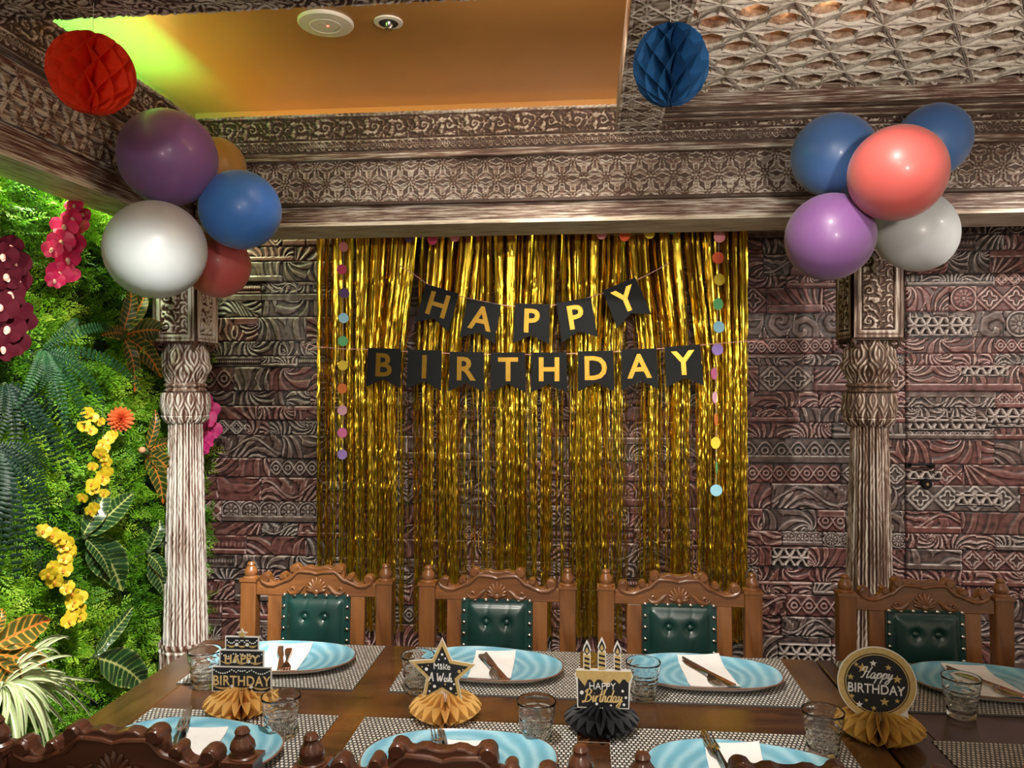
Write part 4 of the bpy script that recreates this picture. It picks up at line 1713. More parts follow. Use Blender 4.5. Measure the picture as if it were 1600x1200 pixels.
# brush letters: strokes in a unit box, baseline 0, x-height 0.5, ascender 1
SCRIPT = {
    'B': (.62, [[(.18, .95), (.14, .5), (.10, .02)], [(.0, .78), (.12, .98), (.36, 1.02), (.48, .86), (.36, .62), (.18, .54)], [(.18, .54), (.42, .50), (.54, .30), (.40, .06), (.14, -.02), (.0, .08)]]),
    'i': (.22, [[(.02, .2), (.10, .5), (.08, .1), (.14, .0), (.24, .18)], [(.12, .68), (.125, .70)]]),
    'r': (.30, [[(.02, .2), (.10, .48), (.08, .0)], [(.08, .24), (.18, .46), (.28, .46)]]),
    't': (.28, [[(.18, .95), (.12, .4), (.12, .06), (.20, .0), (.30, .16)], [(.0, .56), (.28, .64)]]),
    'h': (.40, [[(.0, .2), (.16, .95), (.08, .9), (.06, .4), (.05, .0)], [(.05, .2), (.16, .46), (.26, .44), (.24, .1), (.30, .0), (.42, .18)]]),
    'd': (.42, [[(.30, .40), (.16, .50), (.03, .28), (.06, .04), (.18, .02), (.30, .28), (.42, .98)], [(.30, .28), (.29, .06), (.36, .0), (.44, .16)]]),
    'a': (.40, [[(.30, .40), (.16, .50), (.03, .28), (.06, .04), (.18, .02), (.30, .44), (.28, .08), (.34, .0), (.42, .16)]]),
    'y': (.42, [[(.02, .4), (.10, .48), (.08, .14), (.18, .04), (.32, .46)], [(.32, .46), (.26, -.1), (.14, -.42), (.0, -.34), (.10, -.12), (.42, .12)]]),
    'p': (.40, [[(.02, .22), (.14, .50), (.08, -.05), (.02, -.42)], [(.10, .22), (.22, .50), (.34, .38), (.30, .10), (.16, .02), (.08, .1)], [(.30, .10), (.42, .16)]]),
    'H': (.68, [[(.02, .60), (.0, .84), (.14, .98), (.26, .88), (.20, .3), (.10, .02), (.0, .06)], [(.60, 1.0), (.48, .5), (.44, .08), (.52, .0), (.66, .14)], [(.14, .46), (.34, .56), (.56, .52)]]),
    'M': (.70, [[(.02, .0), (.12, .9), (.30, .2), (.52, .9), (.58, .06), (.66, .0)]]),
    'k': (.36, [[(.08, .95), (.05, .0)], [(.28, .5), (.07, .24), (.30, .0)]]),
    'e': (.34, [[(.05, .24), (.26, .30), (.20, .48), (.06, .36), (.06, .08), (.20, .0), (.34, .12)]]),
    'A': (.58, [[(.0, .0), (.20, .6), (.30, 1.0), (.38, .5), (.48, .0)], [(.08, .34), (.46, .40)]]),
    'W': (.74, [[(.02, .96), (.14, .04), (.34, .66), (.44, .02), (.68, 1.0)]]),
    's': (.30, [[(.24, .44), (.10, .46), (.08, .32), (.22, .20), (.18, .04), (.02, .06)]]),
    ' ': (.28, []),
}


def catmull(pts, n=6):
    if len(pts) < 3:
        return pts
    P = [pts[0]] + list(pts) + [pts[-1]]
    out_ = []
    for i in range(1, len(P) - 2):
        for k in range(n):
            t_ = k / n
            q = []
            for d in (0, 1):
                a, b_, c_, e = P[i - 1][d], P[i][d], P[i + 1][d], P[i + 2][d]
                q.append(.5 * (2 * b_ + (c_ - a) * t_ + (2 * a - 5 * b_ + 4 * c_ - e) * t_ ** 2 + (3 * b_ - a - 3 * c_ + e) * t_ ** 3))
            out_.append(tuple(q))
    out_.append(pts[-1])
    return out_


def script_obj(name, word, h, loc, mat, parent, wt=.055, slant=.12, track=1.0, th=.0005):
    b = MB()
    x = 0
    tot = sum(SCRIPT[c][0] for c in word) * track
    lay = 0
    for c in word:
        wd, strokes = SCRIPT[c]
        for st in strokes:
            pts = catmull(st)
            vs, fs = [], []
            n = len(pts)
            lay += 1
            yy = -th - lay * 1e-6
            for i, (a, z) in enumerate(pts):
                p0, p1 = pts[max(i - 1, 0)], pts[min(i + 1, n - 1)]
                dx, dz = p1[0] - p0[0], p1[1] - p0[1]
                l_ = math.hypot(dx, dz) or 1
                wloc = wt * (.55 + .75 * abs(dz) / l_)
                nx_, nz1 = -dz / l_ * wloc, dx / l_ * wloc
                for sg in (-1, 1):
                    X = (a * track * 1.0 + x - tot / 2 + sg * nx_ + (z + sg * nz1) * slant) * h
                    Zz = (z - .3 + sg * nz1) * h
                    vs.append((X, yy, Zz))
                    vs.append((X, 0, Zz))
            for i in range(n - 1):
                a = i * 4
                fs += [(a, a + 4, a + 6, a + 2), (a + 1, a + 3, a + 7, a + 5), (a, a + 1, a + 5, a + 4), (a + 2, a + 6, a + 7, a + 3)]
            fs += [(0, 2, 3, 1), (4 * n - 4, 4 * n - 3, 4 * n - 1, 4 * n - 2)]
            b.add(vs, fs)
        x += wd * track
    o = b.build(name, mat, parent, fix=False)
    o.location = loc
    return o


# ------------------------------------------------------------------ foil curtain
foil, nt, b = new_mat('gold_foil')
b.inputs['Metallic'].default_value = 1.0
b.inputs['Roughness'].default_value = 0.27
v = mapping(nt, (160, 160, 14))
nz = N(nt, 'ShaderNodeTexNoise', Scale=1.0, Detail=2.0)
nt.links.new(v, nz.inputs['Vector'])
r = ramp(nt, [(0.3, (0.64, 0.40, 0.025)), (0.7, (0.94, 0.70, 0.08))])
nt.links.new(nz.outputs['Fac'], r.inputs['Fac'])
nt.links.new(r.outputs['Color'], b.inputs['Base Color'])


def curtain():
    rng = np.random.RandomState(7)
    YC = 3.545
    xl, xr = -1.262, 0.715
    ztop, zbot = 2.30, 0.335
    t = empty('foil_fringe_curtain', ((xl + xr) / 2, YC, zbot), 'shiny gold foil fringe curtain hanging before the carved wall behind the banners', 'curtain')
    L_ = np.array(t.location)
    MB().box(xl - L_[0], xr - L_[0], -.002, .07, ztop - .03 - L_[2], ztop - L_[2]).build('header_strip', foil, t)
    n = 980
    K = 150
    V, F = [], []
    base = 0
    dens = np.clip(1 + .6 * np.sin(np.linspace(0, 60, 4000) + 2 * np.sin(np.linspace(0, 23, 4000))) + .5 * rng.randn(4000).cumsum() * 0, .12, 3)
    cdf = np.cumsum(dens)
    cdf /= cdf[-1]
    xs = np.interp(np.sort(rng.rand(n)), cdf, np.linspace(xl, xr, 4000))
    xt = np.linspace(xl, xr, n)          # evenly spread at the header
    folds = [2.12, 1.96, 1.76, 1.56, 1.384, 1.15, 1.0, .75, .646]
    for i in range(n):
        layer = rng.randint(0, 3)
        zb = zbot + abs(rng.randn()) * .018
        if rng.rand() < .06:
            zb += rng.uniform(.05, .5)
        z = np.linspace(ztop - .02, zb, K)
        q = np.clip((ztop - z) / 0.85, 0, 1)
        q = q * q * (3 - 2 * q)
        x = xt[i] * (1 - q) + xs[i] * q + .0035 * np.sin(z * 5 + i * 1.7) * q + .0012 * np.sin(z * 31 + i * 2.3)
        w = .0017 + .0022 * (1 - q) + .0006 * rng.rand()
        xx = xt[i] * 40
        ang = (.95 * math.sin(xx * 1.3 + 2.2 * math.sin(xx * .31)) + .45 * math.sin(xx * 4.1) + rng.uniform(-.35, .35)) + (0.06 + .45 * q) * np.sin(z * rng.uniform(2, 5) + rng.rand() * 6) + .16 * q * np.sin(z * rng.uniform(40, 90) + rng.rand() * 6)
        y = YC + layer * .006 + .004 * np.sin(z * 3 + i * .37) + .0013 * q * np.sin(z * rng.uniform(70, 140) + i)
        wob = .02 * math.sin(xt[i] * 5)
        for fz in folds:
            d = (z - fz - wob - .008 * rng.randn())
            on = rng.rand() < (.30 if fz > 1.7 else .55)
            y = y - on * (.001 + .005 * rng.rand()) * np.exp(-(d / .014) ** 2)
            ang = ang + on * rng.uniform(-1.2, 1.2) * (.2 + .8 * q) * np.exp(-(d / .018) ** 2)
        cx, sy = np.cos(ang) * w, np.sin(ang) * w
        P = np.stack([np.stack([x - cx, y - sy, z], -1), np.stack([x + cx, y + sy, z], -1)], 1).reshape(-1, 3)
        a = base + np.arange(K - 1) * 2
        V.append(P - L_)
        F.append(np.stack([a, a + 1, a + 3, a + 2], -1))
        base += 2 * K
    o = np_mesh('fringe', np.concatenate(V), np.concatenate(F), foil, t, smooth=False)
    tag(o, kind='stuff')


curtain()

# ------------------------------------------------------------------ banners
card_black = plain('black_card', (0.009, 0.011, 0.013), rough=0.6, vary=0.1, spec=0.2)
gold_leaf = plain('gold_leaf_print', (0.40, 0.23, 0.035), rough=0.33, metal=1.0, vary=0.08)
pink_cord = plain('pink_cord', (0.80, 0.42, 0.42), rough=0.7)


def banner(name_label, letters, Y, string_px, label):
    A = atY(letters[0][1], letters[0][2], Y)
    B = atY(letters[-1][1], letters[-1][2], Y)
    c = (A + B) / 2
    t = empty('letter_banner', c, label, 'banner', 'black and gold letter banners')
    pts = [atY(px, py, Y) - c for (px, py) in string_px]
    b = MB()
    b.tube([pts[0] + Vector((-.01, .165, .02))] + pts + [pts[-1] + Vector((.01, .165, .02))], .0016, 6)
    b.build('cord', pink_cord, t, 'auto')
    for (chh, px, py, rz) in letters:
        p = atY(px, py, Y) - c
        w_, h_ = .0765, .0885
        pts = [(-w_, h_), (w_, h_), (w_ * 1.04, -h_), (0, -h_ + .038), (-w_ * 1.04, -h_)]
        m = MB()
        vs = [(x, -.001, z) for x, z in pts] + [(x, .001, z) for x, z in pts]
        m.add(vs, [(0, 4, 3), (0, 3, 1), (1, 3, 2), (5, 8, 9), (5, 6, 8), (6, 7, 8)] +
              [(i, (i + 1) % 5, (i + 1) % 5 + 5, i + 5) for i in range(5)])
        o = m.build('pennant', card_black, t)
        o.location = (p.x, p.y - .003, p.z)
        o.rotation_euler = (0, R(rz), 0)
        text_obj('letter', chh, .145, (0, -.0013, .014), gold_leaf, o, offset=.0032, ext=.0005)


HAPPY = [('H', 683, 481, 17), ('A', 751, 502, 11), ('P', 831, 506, 2), ('P', 901, 500, -9), ('Y', 979, 473, -22)]
banner('happy', HAPPY, 3.42, [(623, 415), (640, 424), (668, 444), (683, 450), (708, 460), (740, 468), (780, 476), (806, 479), (858, 478), (875, 475), (915, 466), (950, 456), (990, 440), (1020, 425), (1046, 411)],
       'upper black pennant banner with gold letters reading HAPPY')
BD = [('B', 600, 575, 2), ('I', 663, 578, 2), ('R', 729, 581, 1), ('T', 794, 582, 0), ('H', 858, 582, 0), ('D', 931, 580, -1), ('A', 999, 577, -2), ('Y', 1068, 572, -4)]
banner('birthday', BD, 3.42, [(494, 546), (486, 547), (476, 543), (474, 538), (480, 537), (492, 541), (530, 545), (583, 546), (663, 551), (729, 553), (794, 554), (858, 554), (931, 551), (999, 548), (1068, 541), (1120, 537), (1165, 533), (1190, 535), (1200, 541), (1203, 545), (1198, 538), (1185, 532), (1168, 534)],
       'lower black pennant banner with gold letters reading BIRTHDAY')

# ------------------------------------------------------------------ paper dot garlands
DOTC = {'pink': (0.80, 0.30, 0.32), 'crimson': (0.72, 0.06, 0.17), 'purple': (0.13, 0.07, 0.22), 'sky': (0.32, 0.66, 0.84), 'green': (0.13, 0.50, 0.20), 'yellow': (0.88, 0.68, 0.06),
        'orange': (0.90, 0.24, 0.06), 'lightpink': (0.88, 0.48, 0.66), 'hotpink': (0.88, 0.22, 0.52), 'lavender': (0.42, 0.28, 0.78), 'red': (0.85, 0.12, 0.04)}
DOTM = {k: plain('paper_' + k, v_, rough=0.7, vary=0.04) for k, v_ in DOTC.items()}
white_cord = plain('white_thread', (0.7, 0.65, 0.55), rough=0.8)


def garland(dots, pxs, Y, label, r_px=8.0):
    P = [atY(a, b_, Y) for a, b_ in pxs]
    c = P[0]
    t = empty('paper_dot_garland', c, label, 'garland', 'paper dot garlands')
    if P[-1].z < 2.1:
        P = [P[0] + Vector((0, .10, .08))] + P
    else:
        P = [P[0] + Vector((-.02, .10, .06))] + P + [P[-1] + Vector((.02, .10, .06))]
    MB().tube([p - c for p in P], .0008, 5).build('thread', white_cord, t)
    rr = r_px / FPX * Y
    for i, (px, py, col, tw) in enumerate(dots):
        p = atY(px, py, Y) - c
        o = MB().lathe([(0, -.0008), (rr, -.0008), (rr, .0008), (0, .0008)], 28).build('paper_dot', DOTM[col], t)
        o.rotation_euler = (PI / 2, 0, R(tw))
        o.location = (p.x, p.y - .002, p.z)


left = [(537, 386, 'pink', 50), (534, 421, 'crimson', 10), (538, 458, 'purple', 25), (537, 497, 'sky', 20), (536, 533, 'green', 25), (536, 571, 'yellow', 10), (535, 607, 'orange', 0),
        (535, 641, 'lightpink', 0), (535, 676, 'hotpink', 0), (535, 710, 'lavender', 0)]
garland(left, [(537, 345), (536, 450), (536, 560), (535, 640), (535, 722)], 3.45, 'vertical string of coloured paper dots at the left edge of the foil curtain')
right = [(1124, 370, 'pink', 10), (1122, 403, 'red', 5), (1124, 437, 'yellow', 20), (1122, 475, 'green', 25), (1123, 511, 'sky', 15), (1121, 546, 'lavender', 10), (1116, 584, 'hotpink', 50),
         (1117, 621, 'lightpink', 58), (1119, 656, 'orange', 65), (1118, 692, 'yellow', 30), (1120, 731, 'green', 72), (1119, 766, 'sky', 0)]
garland(right, [(1124, 345), (1122, 450), (1119, 560), (1119, 640), (1119, 775)], 3.45, 'vertical string of coloured paper dots at the right edge of the foil curtain', 9.0)
top = [(640, 371, 'purple', 0), (676, 375, 'crimson', 0), (711, 370, 'pink', 0), (746, 362, 'hotpink', 0), (904, 358, 'purple', 0), (940, 366, 'pink', 0), (976, 369, 'red', 0), (1015, 365, 'yellow', 0), (1050, 358, 'green', 0)]
garland(top, [(560, 345), (600, 358), (640, 370), (676, 374), (711, 369), (746, 361), (825, 352), (904, 358), (940, 366), (976, 368), (1015, 364), (1050, 357), (1090, 345)], 3.44,
        'swag of coloured paper dots peeking out under the beam above the HAPPY banner')

# ------------------------------------------------------------------ balloons
def latex(name, col, rough=0.22):
    m, nt, b = new_mat(name)
    v = mapping(nt, (6, 6, 6))
    nz = N(nt, 'ShaderNodeTexNoise', Scale=1.0, Detail=3.0)
    nt.links.new(v, nz.inputs['Vector'])
    r = ramp(nt, [(0.3, tuple(c * .9 for c in col)), (0.7, tuple(min(1, c * 1.07) for c in col))])
    nt.links.new(nz.outputs['Fac'], r.inputs['Fac'])
    nt.links.new(r.outputs['Color'], b.inputs['Base Color'])
    b.inputs['Roughness'].default_value = rough + .20
    b.inputs['Coat Weight'].default_value = 0.10
    b.inputs['Coat Roughness'].default_value = 0.14
    b.inputs['Sheen Weight'].default_value = 0.15
    return m


LAT = {'purple': latex('purple_latex', (0.21, 0.09, 0.28)), 'gold': latex('gold_latex', (0.42, 0.22, 0.045)), 'blue': latex('blue_latex', (0.045, 0.19, 0.62)), 'white': latex('white_latex', (0.50, 0.53, 0.55)),
       'coral': latex('coral_latex', (0.58, 0.10, 0.09)), 'slate': latex('slate_blue_latex', (0.055, 0.14, 0.36))}


def balloon(px, py, rx, ry, Y, col, hub, label, group, roll=0):
    c = atY(px, py, Y)
    depth = (c - EYE).dot(Vector((-math.sin(YAW), math.cos(YAW), 0)))
    ra, rb = rx / FPX * depth, ry / FPX * depth
    # egg axis points towards the tied hub
    ax = (hub - c)
    ax.normalize()
    rr = min(ra, rb) * 1.0
    rl = max(ra, rb) * 1.0
    vs, fs = [], []
    ring, seg = 36, 48
    for i in range(ring + 1):
        ph = PI * i / ring
        z = math.cos(ph)
        r_ = math.sin(ph)
        if z > 0:
            r_ *= 1 - .10 * z * z
            z *= 1.04
        for k in range(seg):
            th = 2 * PI * k / seg
            vs.append((rr * r_ * math.cos(th), rr * r_ * math.sin(th), rl * z))
    for i in range(ring):
        for k in range(seg):
            k2 = (k + 1) % seg
            fs.append((i * seg + k, (i + 1) * seg + k, (i + 1) * seg + k2, i * seg + k2))
    o = MB().add(vs, fs).build('balloon', LAT[col], None, True)
    o.location = c
    o.rotation_mode = 'QUATERNION'
    o.rotation_quaternion = ax.to_track_quat('Z', 'Y')
    tag(o, label, 'balloon', group)
    MB().lathe([(.004, rl * 1.03), (.006, rl * 1.04 + .004), (.0035, rl * 1.04 + .008), (.009, rl * 1.04 + .018), (.010, rl * 1.04 + .019), (.0, rl * 1.04 + .012)], 14, closed=True).build('knot', LAT[col], o, True)
    return o


gl = 'balloons tied at the left beam corner'
hubL = atY(312, 325, 2.78)
balloon(263, 247, 74, 74, 2.50, 'purple', hubL, 'large purple balloon at the top of the left cluster', gl)
balloon(337, 264, 46, 50, 2.86, 'gold', hubL, 'mustard gold balloon peeking from behind in the left cluster', gl)
balloon(375, 328, 67, 61, 2.62, 'blue', hubL, 'bright blue balloon on the right side of the left cluster', gl)
balloon(244, 390, 81, 75, 2.45, 'white', hubL, 'large white balloon at the bottom of the left cluster', gl)
balloon(340, 414, 50, 51, 2.80, 'coral', hubL, 'coral balloon behind the white balloon in the left cluster', gl)
gr = 'balloons tied above the right column'
hubR = atY(1375, 305, 2.86)
balloon(1303, 243, 65, 64, 2.70, 'slate', hubR, 'blue balloon at the upper left of the right cluster', gr)
balloon(1456, 222, 60, 56, 2.83, 'slate', hubR, 'blue balloon at the upper right of the right cluster', gr)
balloon(1402, 271, 81, 73, 2.46, 'coral', hubR, 'large coral balloon in the middle of the right cluster', gr)
balloon(1297, 370, 71, 67, 2.62, 'purple', hubR, 'purple balloon at the lower left of the right cluster', gr)
balloon(1430, 360, 67, 60, 2.80, 'white', hubR, 'greyish white balloon at the lower right of the right cluster', gr)

# ------------------------------------------------------------------ honeycomb tissue
def honeycomb(N_, prof, rows, mat, name, parent=None, zs=36, flat=1.0, open_=1.0):
    """radial tissue sheets glued alternately: prof(s)->(radius, z) for s 0..1 pole to pole"""
    b = MB()
    da = PI / N_
    for i in range(N_):
        th0 = 2 * PI * i / N_
        vs, fs = [], []
        nr = 5
        for j in range(zs + 1):
            s_ = j / zs
            r_, z = prof(s_)
            tri = abs(((s_ * rows + .0) % 1) * 2 - 1) * 2 - 1
            off = (1 if i % 2 else -1) * da * tri * open_
            for k in range(nr + 1):
                f = k / nr
                th = th0 + (off if k else 0)
                vs.append((r_ * f * math.cos(th), r_ * f * math.sin(th), z))
        for j in range(zs):
            for k in range(nr):
                a = j * (nr + 1) + k
                fs.append((a, a + 1, a + nr + 2, a + nr + 1))
        b.add(vs, fs)
    return b.build(name, mat, parent, fix=False)


red_t = paper('red_tissue', (0.95, 0.06, 0.012), 0.45)
blue_t = paper('blue_tissue', (0.012, 0.095, 0.27), 0.12)
gold_t = paper('gold_tissue', (0.86, 0.55, 0.17), 0.3)
gold_d = paper('mustard_tissue', (0.66, 0.40, 0.09), 0.3)
black_t = paper('black_tissue', (0.03, 0.03, 0.035), 0.0, 0.5)


def tissue_ball(px, py, rx, ry, Y, mat, ztop, label, tilt):
    c = atY(px, py, Y)
    d = (c - EYE).dot(Vector((-math.sin(YAW), math.cos(YAW), 0)))
    ra, rb = rx / FPX * d, ry / FPX * d
    o = honeycomb(21, lambda s_: (ra * math.sin(PI * s_) ** .92 + .001, rb * math.cos(PI * s_)), 4.0, mat, 'honeycomb_ball', zs=56)
    o.location = c
    o.rotation_euler = tilt
    tag(o, label, 'paper ball', 'honeycomb paper balls')
    top = Vector(o.rotation_euler.to_matrix() @ Vector((0, 0, rb)))
    st = MB().tube([(0, 0, rb), (0, 0, ztop - c.z)], .0007, 5).build('hanging_thread', white_cord, o)
    return o


tissue_ball(143, 115, 63, 61, 1.86, red_t, 2.478, 'red honeycomb tissue ball hanging at upper left', (R(-4), R(0), R(12)))
tissue_ball(1048, 102, 58, 62, 1.97, blue_t, 2.478, 'dark blue honeycomb tissue ball hanging under the beam at upper centre right', (R(0), 0, R(7)))

# ------------------------------------------------------------------ table toppers
print_black = plain('printed_black', (0.010, 0.010, 0.012), rough=0.45, vary=0.1)
print_gold = plain('printed_gold', (0.50, 0.35, 0.13), rough=0.5, vary=0.12, scale=120)
print_white = plain('printed_white', (0.75, 0.74, 0.72), rough=0.5, vary=0.03)
card_white = plain('white_card', (0.72, 0.70, 0.66), rough=0.6, vary=0.03)
gold_txt = plain('printed_gold_letters', (0.66, 0.47, 0.20), rough=0.45, vary=0.1, scale=150)


def base_fan(t, mat, r_, h_):
    r_ *= 1.14
    def prof(s_):
        a = PI * s_
        rad = r_ * (math.sin(a * .5 + .0) ** .55 if s_ < .62 else (1 - .42 * ((s_ - .62) / .38) ** 1.3) * math.sin(.62 * PI * .5) ** .55)
        return rad + .001, h_ * (1 - s_) ** .9
    return honeycomb(40, prof, 1.5, mat, 'honeycomb_base', t, zs=30)


def star_pts(r0, r1, n=5, a0=PI / 2):
    return [((r0 if k % 2 == 0 else r1) * math.cos(a0 + k * PI / n), (r0 if k % 2 == 0 else r1) * math.sin(a0 + k * PI / n)) for k in range(2 * n)]


def flat(pts, y0, y1, name, mat, parent, at=(0, 0)):
    return MB().prism([(p[0] + at[0], p[1] + at[1]) for p in pts], y0, y1).build(name, mat, parent)


def disc(r_, n=28):
    return [(r_ * math.cos(2 * PI * k / n), r_ * math.sin(2 * PI * k / n)) for k in range(n)]


def dots(lst, name, mat, parent, y0=-.0024, y1=-.0016):
    for (x, z, r_) in lst:
        flat(disc(r_, 16), y0, y1, name, mat, parent, (x, z))


def ppm(px, py):
    """metres per pixel at a table point"""
    c = atZ(px, py, TZ)
    return (c - EYE).dot(Vector((-math.sin(YAW), math.cos(YAW), 0))) / FPX, c


# three-tier cake: base centre px 375, card x 333..430 y 985..1078
k_, c = ppm(377, 1113)
t = empty('table_topper', (c.x, c.y, TZ), 'three-tier black cake topper reading HAPPY BIRTHDAY on a gold honeycomb base', 'centrepiece', 'birthday table toppers', (0, 0, R(2)))
base_fan(t, gold_t, 55 * k_, 44 * k_)
X0 = (382 - 377) * k_
Zb = 35 * k_
cw = lambda px: (px - 382) * k_ + X0
cz = lambda py: (1078 - py) * k_ + Zb
outl = [(334, 1078), (429, 1078), (429, 1038), (417, 1038), (417, 1012), (409, 1012), (409, 991), (355, 991), (355, 1012), (346, 1012), (346, 1038), (334, 1038)]
card = flat([(cw(a), cz(b_)) for a, b_ in outl][::-1], -.0012, .0012, 'cake_card', card_white, t)
card.location.y = -.012
for (a0, a1, b0, b1) in ((336, 427, 1040, 1076), (348, 415, 1014, 1037), (357, 407, 993, 1011)):
    flat([(cw(a0), cz(b1)), (cw(a1), cz(b1)), (cw(a1), cz(b0)), (cw(a0), cz(b0))], -.0018, -.0012, 'cake_tier', print_black, card)
    n = 3
    wds = (a1 - a0) / n
    for i in range(n):
        pts = []
        for k in range(9):
            x = a0 + i * wds + wds * k / 8
            pts.append((cw(x), cz(b1 - 7 + 5 * math.sin(PI * k / 8))))
        for k in range(8, -1, -1):
            x = a0 + i * wds + wds * k / 8
            pts.append((cw(x), cz(b1 - 7 + (2.2 if 0 < k < 8 else 0) * math.sin(PI * k / 8) - .3)))
        flat(pts[::-1] if False else pts, -.0021, -.0017, 'gold_swag', print_gold, card)
        if i:
            dots([(cw(a0 + i * wds), cz(b1 - 7), 2.8 * k_)], 'pearl', print_white, card)
    m = 7 if b1 > 1070 else 5
    b = MB()
    nn = 26 if b1 > 1070 else 18
    for k in range(nn):
        s_ = (k + .5) / nn
        x = a0 + (a1 - a0) * s_
        ph = (s_ * 3) % 1
        zz = cz(b0 + 3 + 6 * math.sin(PI * ph) + (-4 if abs(s_ - .5) < .06 else 0))
        b.prism([(p[0] + cw(x), p[1] + zz) for p in disc(1.15 * k_, 8)], -.0023, -.0016)
    tag(b.build('pearl_string', print_white, card), kind='stuff')
st = flat([(p[0] + cw(382), p[1] + cz(988)) for p in star_pts(9.5 * k_, 4.4 * k_)], -.0012, .0012, 'star', print_white, card)
flat([(p[0] + cw(382), p[1] + cz(988)) for p in star_pts(7 * k_, 3.2 * k_)], -.0018, -.0012, 'gold_star', print_gold, card)
text_obj('lettering', 'HAPPY', 17.5 * k_, (cw(382), -.0022, cz(1026)), gold_txt, card, offset=.35 * k_, spacing=1.05)
text_obj('lettering', 'BIRTHDAY', 21.5 * k_, (cw(382), -.0022, cz(1060)), gold_txt, card, offset=.3 * k_, sx=.86, spacing=1.05)

# star: base centre 695, star 645..745, 992..1093
k_, c = ppm(696, 1122)
t = empty('table_topper', (c.x, c.y, TZ), 'gold edged star topper reading Make A Wish on a gold honeycomb base', 'centrepiece', 'birthday table toppers', (0, 0, R(-3)))
base_fan(t, gold_t, 55 * k_, 45 * k_)
cx_, cz_ = (693 - 696) * k_, (1122 - 1048) * k_ - .002
S0 = star_pts(56 * k_, 27 * k_)
card = flat([(p[0] + cx_, p[1] + cz_) for p in S0], -.0012, .0012, 'star_card', card_white, t)
card.location.y = -.012
flat([(p[0] + cx_, p[1] + cz_) for p in star_pts(54 * k_, 26 * k_)], -.0017, -.0012, 'gold_border', print_gold, card)
flat([(p[0] + cx_, p[1] + cz_) for p in star_pts(43 * k_, 20.5 * k_)], -.0021, -.0016, 'black_star', print_black, card)
flat([(-22 * k_ + cx_, -44 * k_ + cz_), (22 * k_ + cx_, -44 * k_ + cz_), (cx_, -27 * k_ + cz_)], -.0012, .0012, 'card_foot', card_white, card)
rs = random.Random(5)
for (dx, dz, rr) in ((0, 30, 2), (-5, 22, 1.3), (5, 24, 1.5), (-2, 14, 1.6), (7, 14, 1.2), (-25, 6, 2.6), (-32, 9, 1.3), (27, 5, 2.6), (-12, -20, 2.4), (-20, -28, 1.6), (14, -22, 2.2), (22, -29, 1.4), (5, -16, 1.4), (-4, -23, 1.2),
                     (-19, -16, 1.2), (19, -15, 1.6), (33, 8, 1.3), (-22, 12, 1)):
    dots([(dx * k_ + cx_, dz * k_ + cz_, rr * k_)], 'dot', print_gold if rs.random() < .55 else print_white, card, -.0025, -.002)
text_obj('lettering', 'Make', 13.5 * k_, (cx_, -.0026, cz_ + 11.5 * k_), print_white, card, sx=.95)
script_obj('lettering', 'A Wish', 13.5 * k_, (cx_ - 2.5 * k_, -.0023, cz_ - 8 * k_), print_white, card, wt=.05, slant=.05, track=1.1)

# candle cake on black base: centre 940
k_, c = ppm(940, 1140)
t = empty('table_topper', (c.x, c.y, TZ), 'black cake topper with three candles reading HAPPY Birthday on a black honeycomb base', 'centrepiece', 'birthday table toppers', (0, 0, R(1)))
base_fan(t, black_t, 57 * k_, 44 * k_)
cw = lambda px: (px - 940) * k_
cz = lambda py: (1102 - py) * k_ + 37 * k_
o1 = [(902, 1102), (982, 1102), (984, 1066), (988, 1050), (984, 1041), (902, 1041), (898, 1050), (901, 1066)]
card = flat([(cw(a), cz(b_)) for a, b_ in o1][::-1], -.0012, .0012, 'cake_card', card_white, t)
card.location.y = -.012
flat([(cw(903.5), cz(1100)), (cw(980.5), cz(1100)), (cw(981.5), cz(1050)), (cw(903), cz(1050))], -.0017, -.0012, 'cake_body', print_black, card)
drip = [(900, 1044), (985, 1044), (986, 1051)]
xs_ = [984, 980, 976, 972, 967, 962, 958, 953, 948, 943, 938, 933, 928, 923, 918, 914, 909, 904, 900]
zs_ = [1056, 1061, 1056, 1056, 1063, 1058, 1056, 1061, 1068, 1062, 1057, 1057, 1063, 1057, 1058, 1068, 1062, 1056, 1052]
pts = drip + list(zip(xs_, zs_))
flat([(cw(a), cz(b_)) for a, b_ in pts], -.0022, -.0016, 'gold_icing', print_gold, card)
for (cx0, top) in ((917, 1018), (940, 1013), (964, 1018)):
    hw = 6.3 if cx0 == 940 else 5.6
    cd = flat([(cw(cx0 - hw), cz(1042)), (cw(cx0 + hw), cz(1042)), (cw(cx0 + hw), cz(top)), (cw(cx0 - hw), cz(top))], -.0012, .0012, 'candle', card_white, card)
    hw -= 1.3
    flat([(cw(cx0 - hw), cz(1042)), (cw(cx0 + hw), cz(1042)), (cw(cx0 + hw), cz(top + 1.5)), (cw(cx0 - hw), cz(top + 1.5))], -.0017, -.0012, 'gold_face', print_gold, cd)
    for k in range(3):
        zb = top + 7 + k * 7
        flat([(cw(cx0 - hw), cz(zb + 1)), (cw(cx0 + hw), cz(zb + 3)), (cw(cx0 + hw), cz(zb)), (cw(cx0 - hw), cz(zb - 2))], -.0021, -.0016, 'stripe', print_black, cd)
    fl_ = [(0, 0), (3.2, 2.5), (4.8, 6), (3.5, 10.5), (0, 18), (-3.5, 10.5), (-4.8, 6), (-3.2, 2.5)]
    for sc, m_, yy in ((1.35, card_white, -.0012), (1.0, print_black, -.0017), (.55, print_gold, -.0021)):
        flat([(cw(cx0) + a * sc * k_, cz(top + 1) + (b_ * sc - (sc - 1) * 4) * k_) for a, b_ in fl_], yy, .0012 if sc > 1.1 else -.0012, 'flame', m_, cd)
text_obj('lettering', 'HAPPY', 15 * k_, (cw(941), -.0026, cz(1067)), print_white, card, sx=.92)
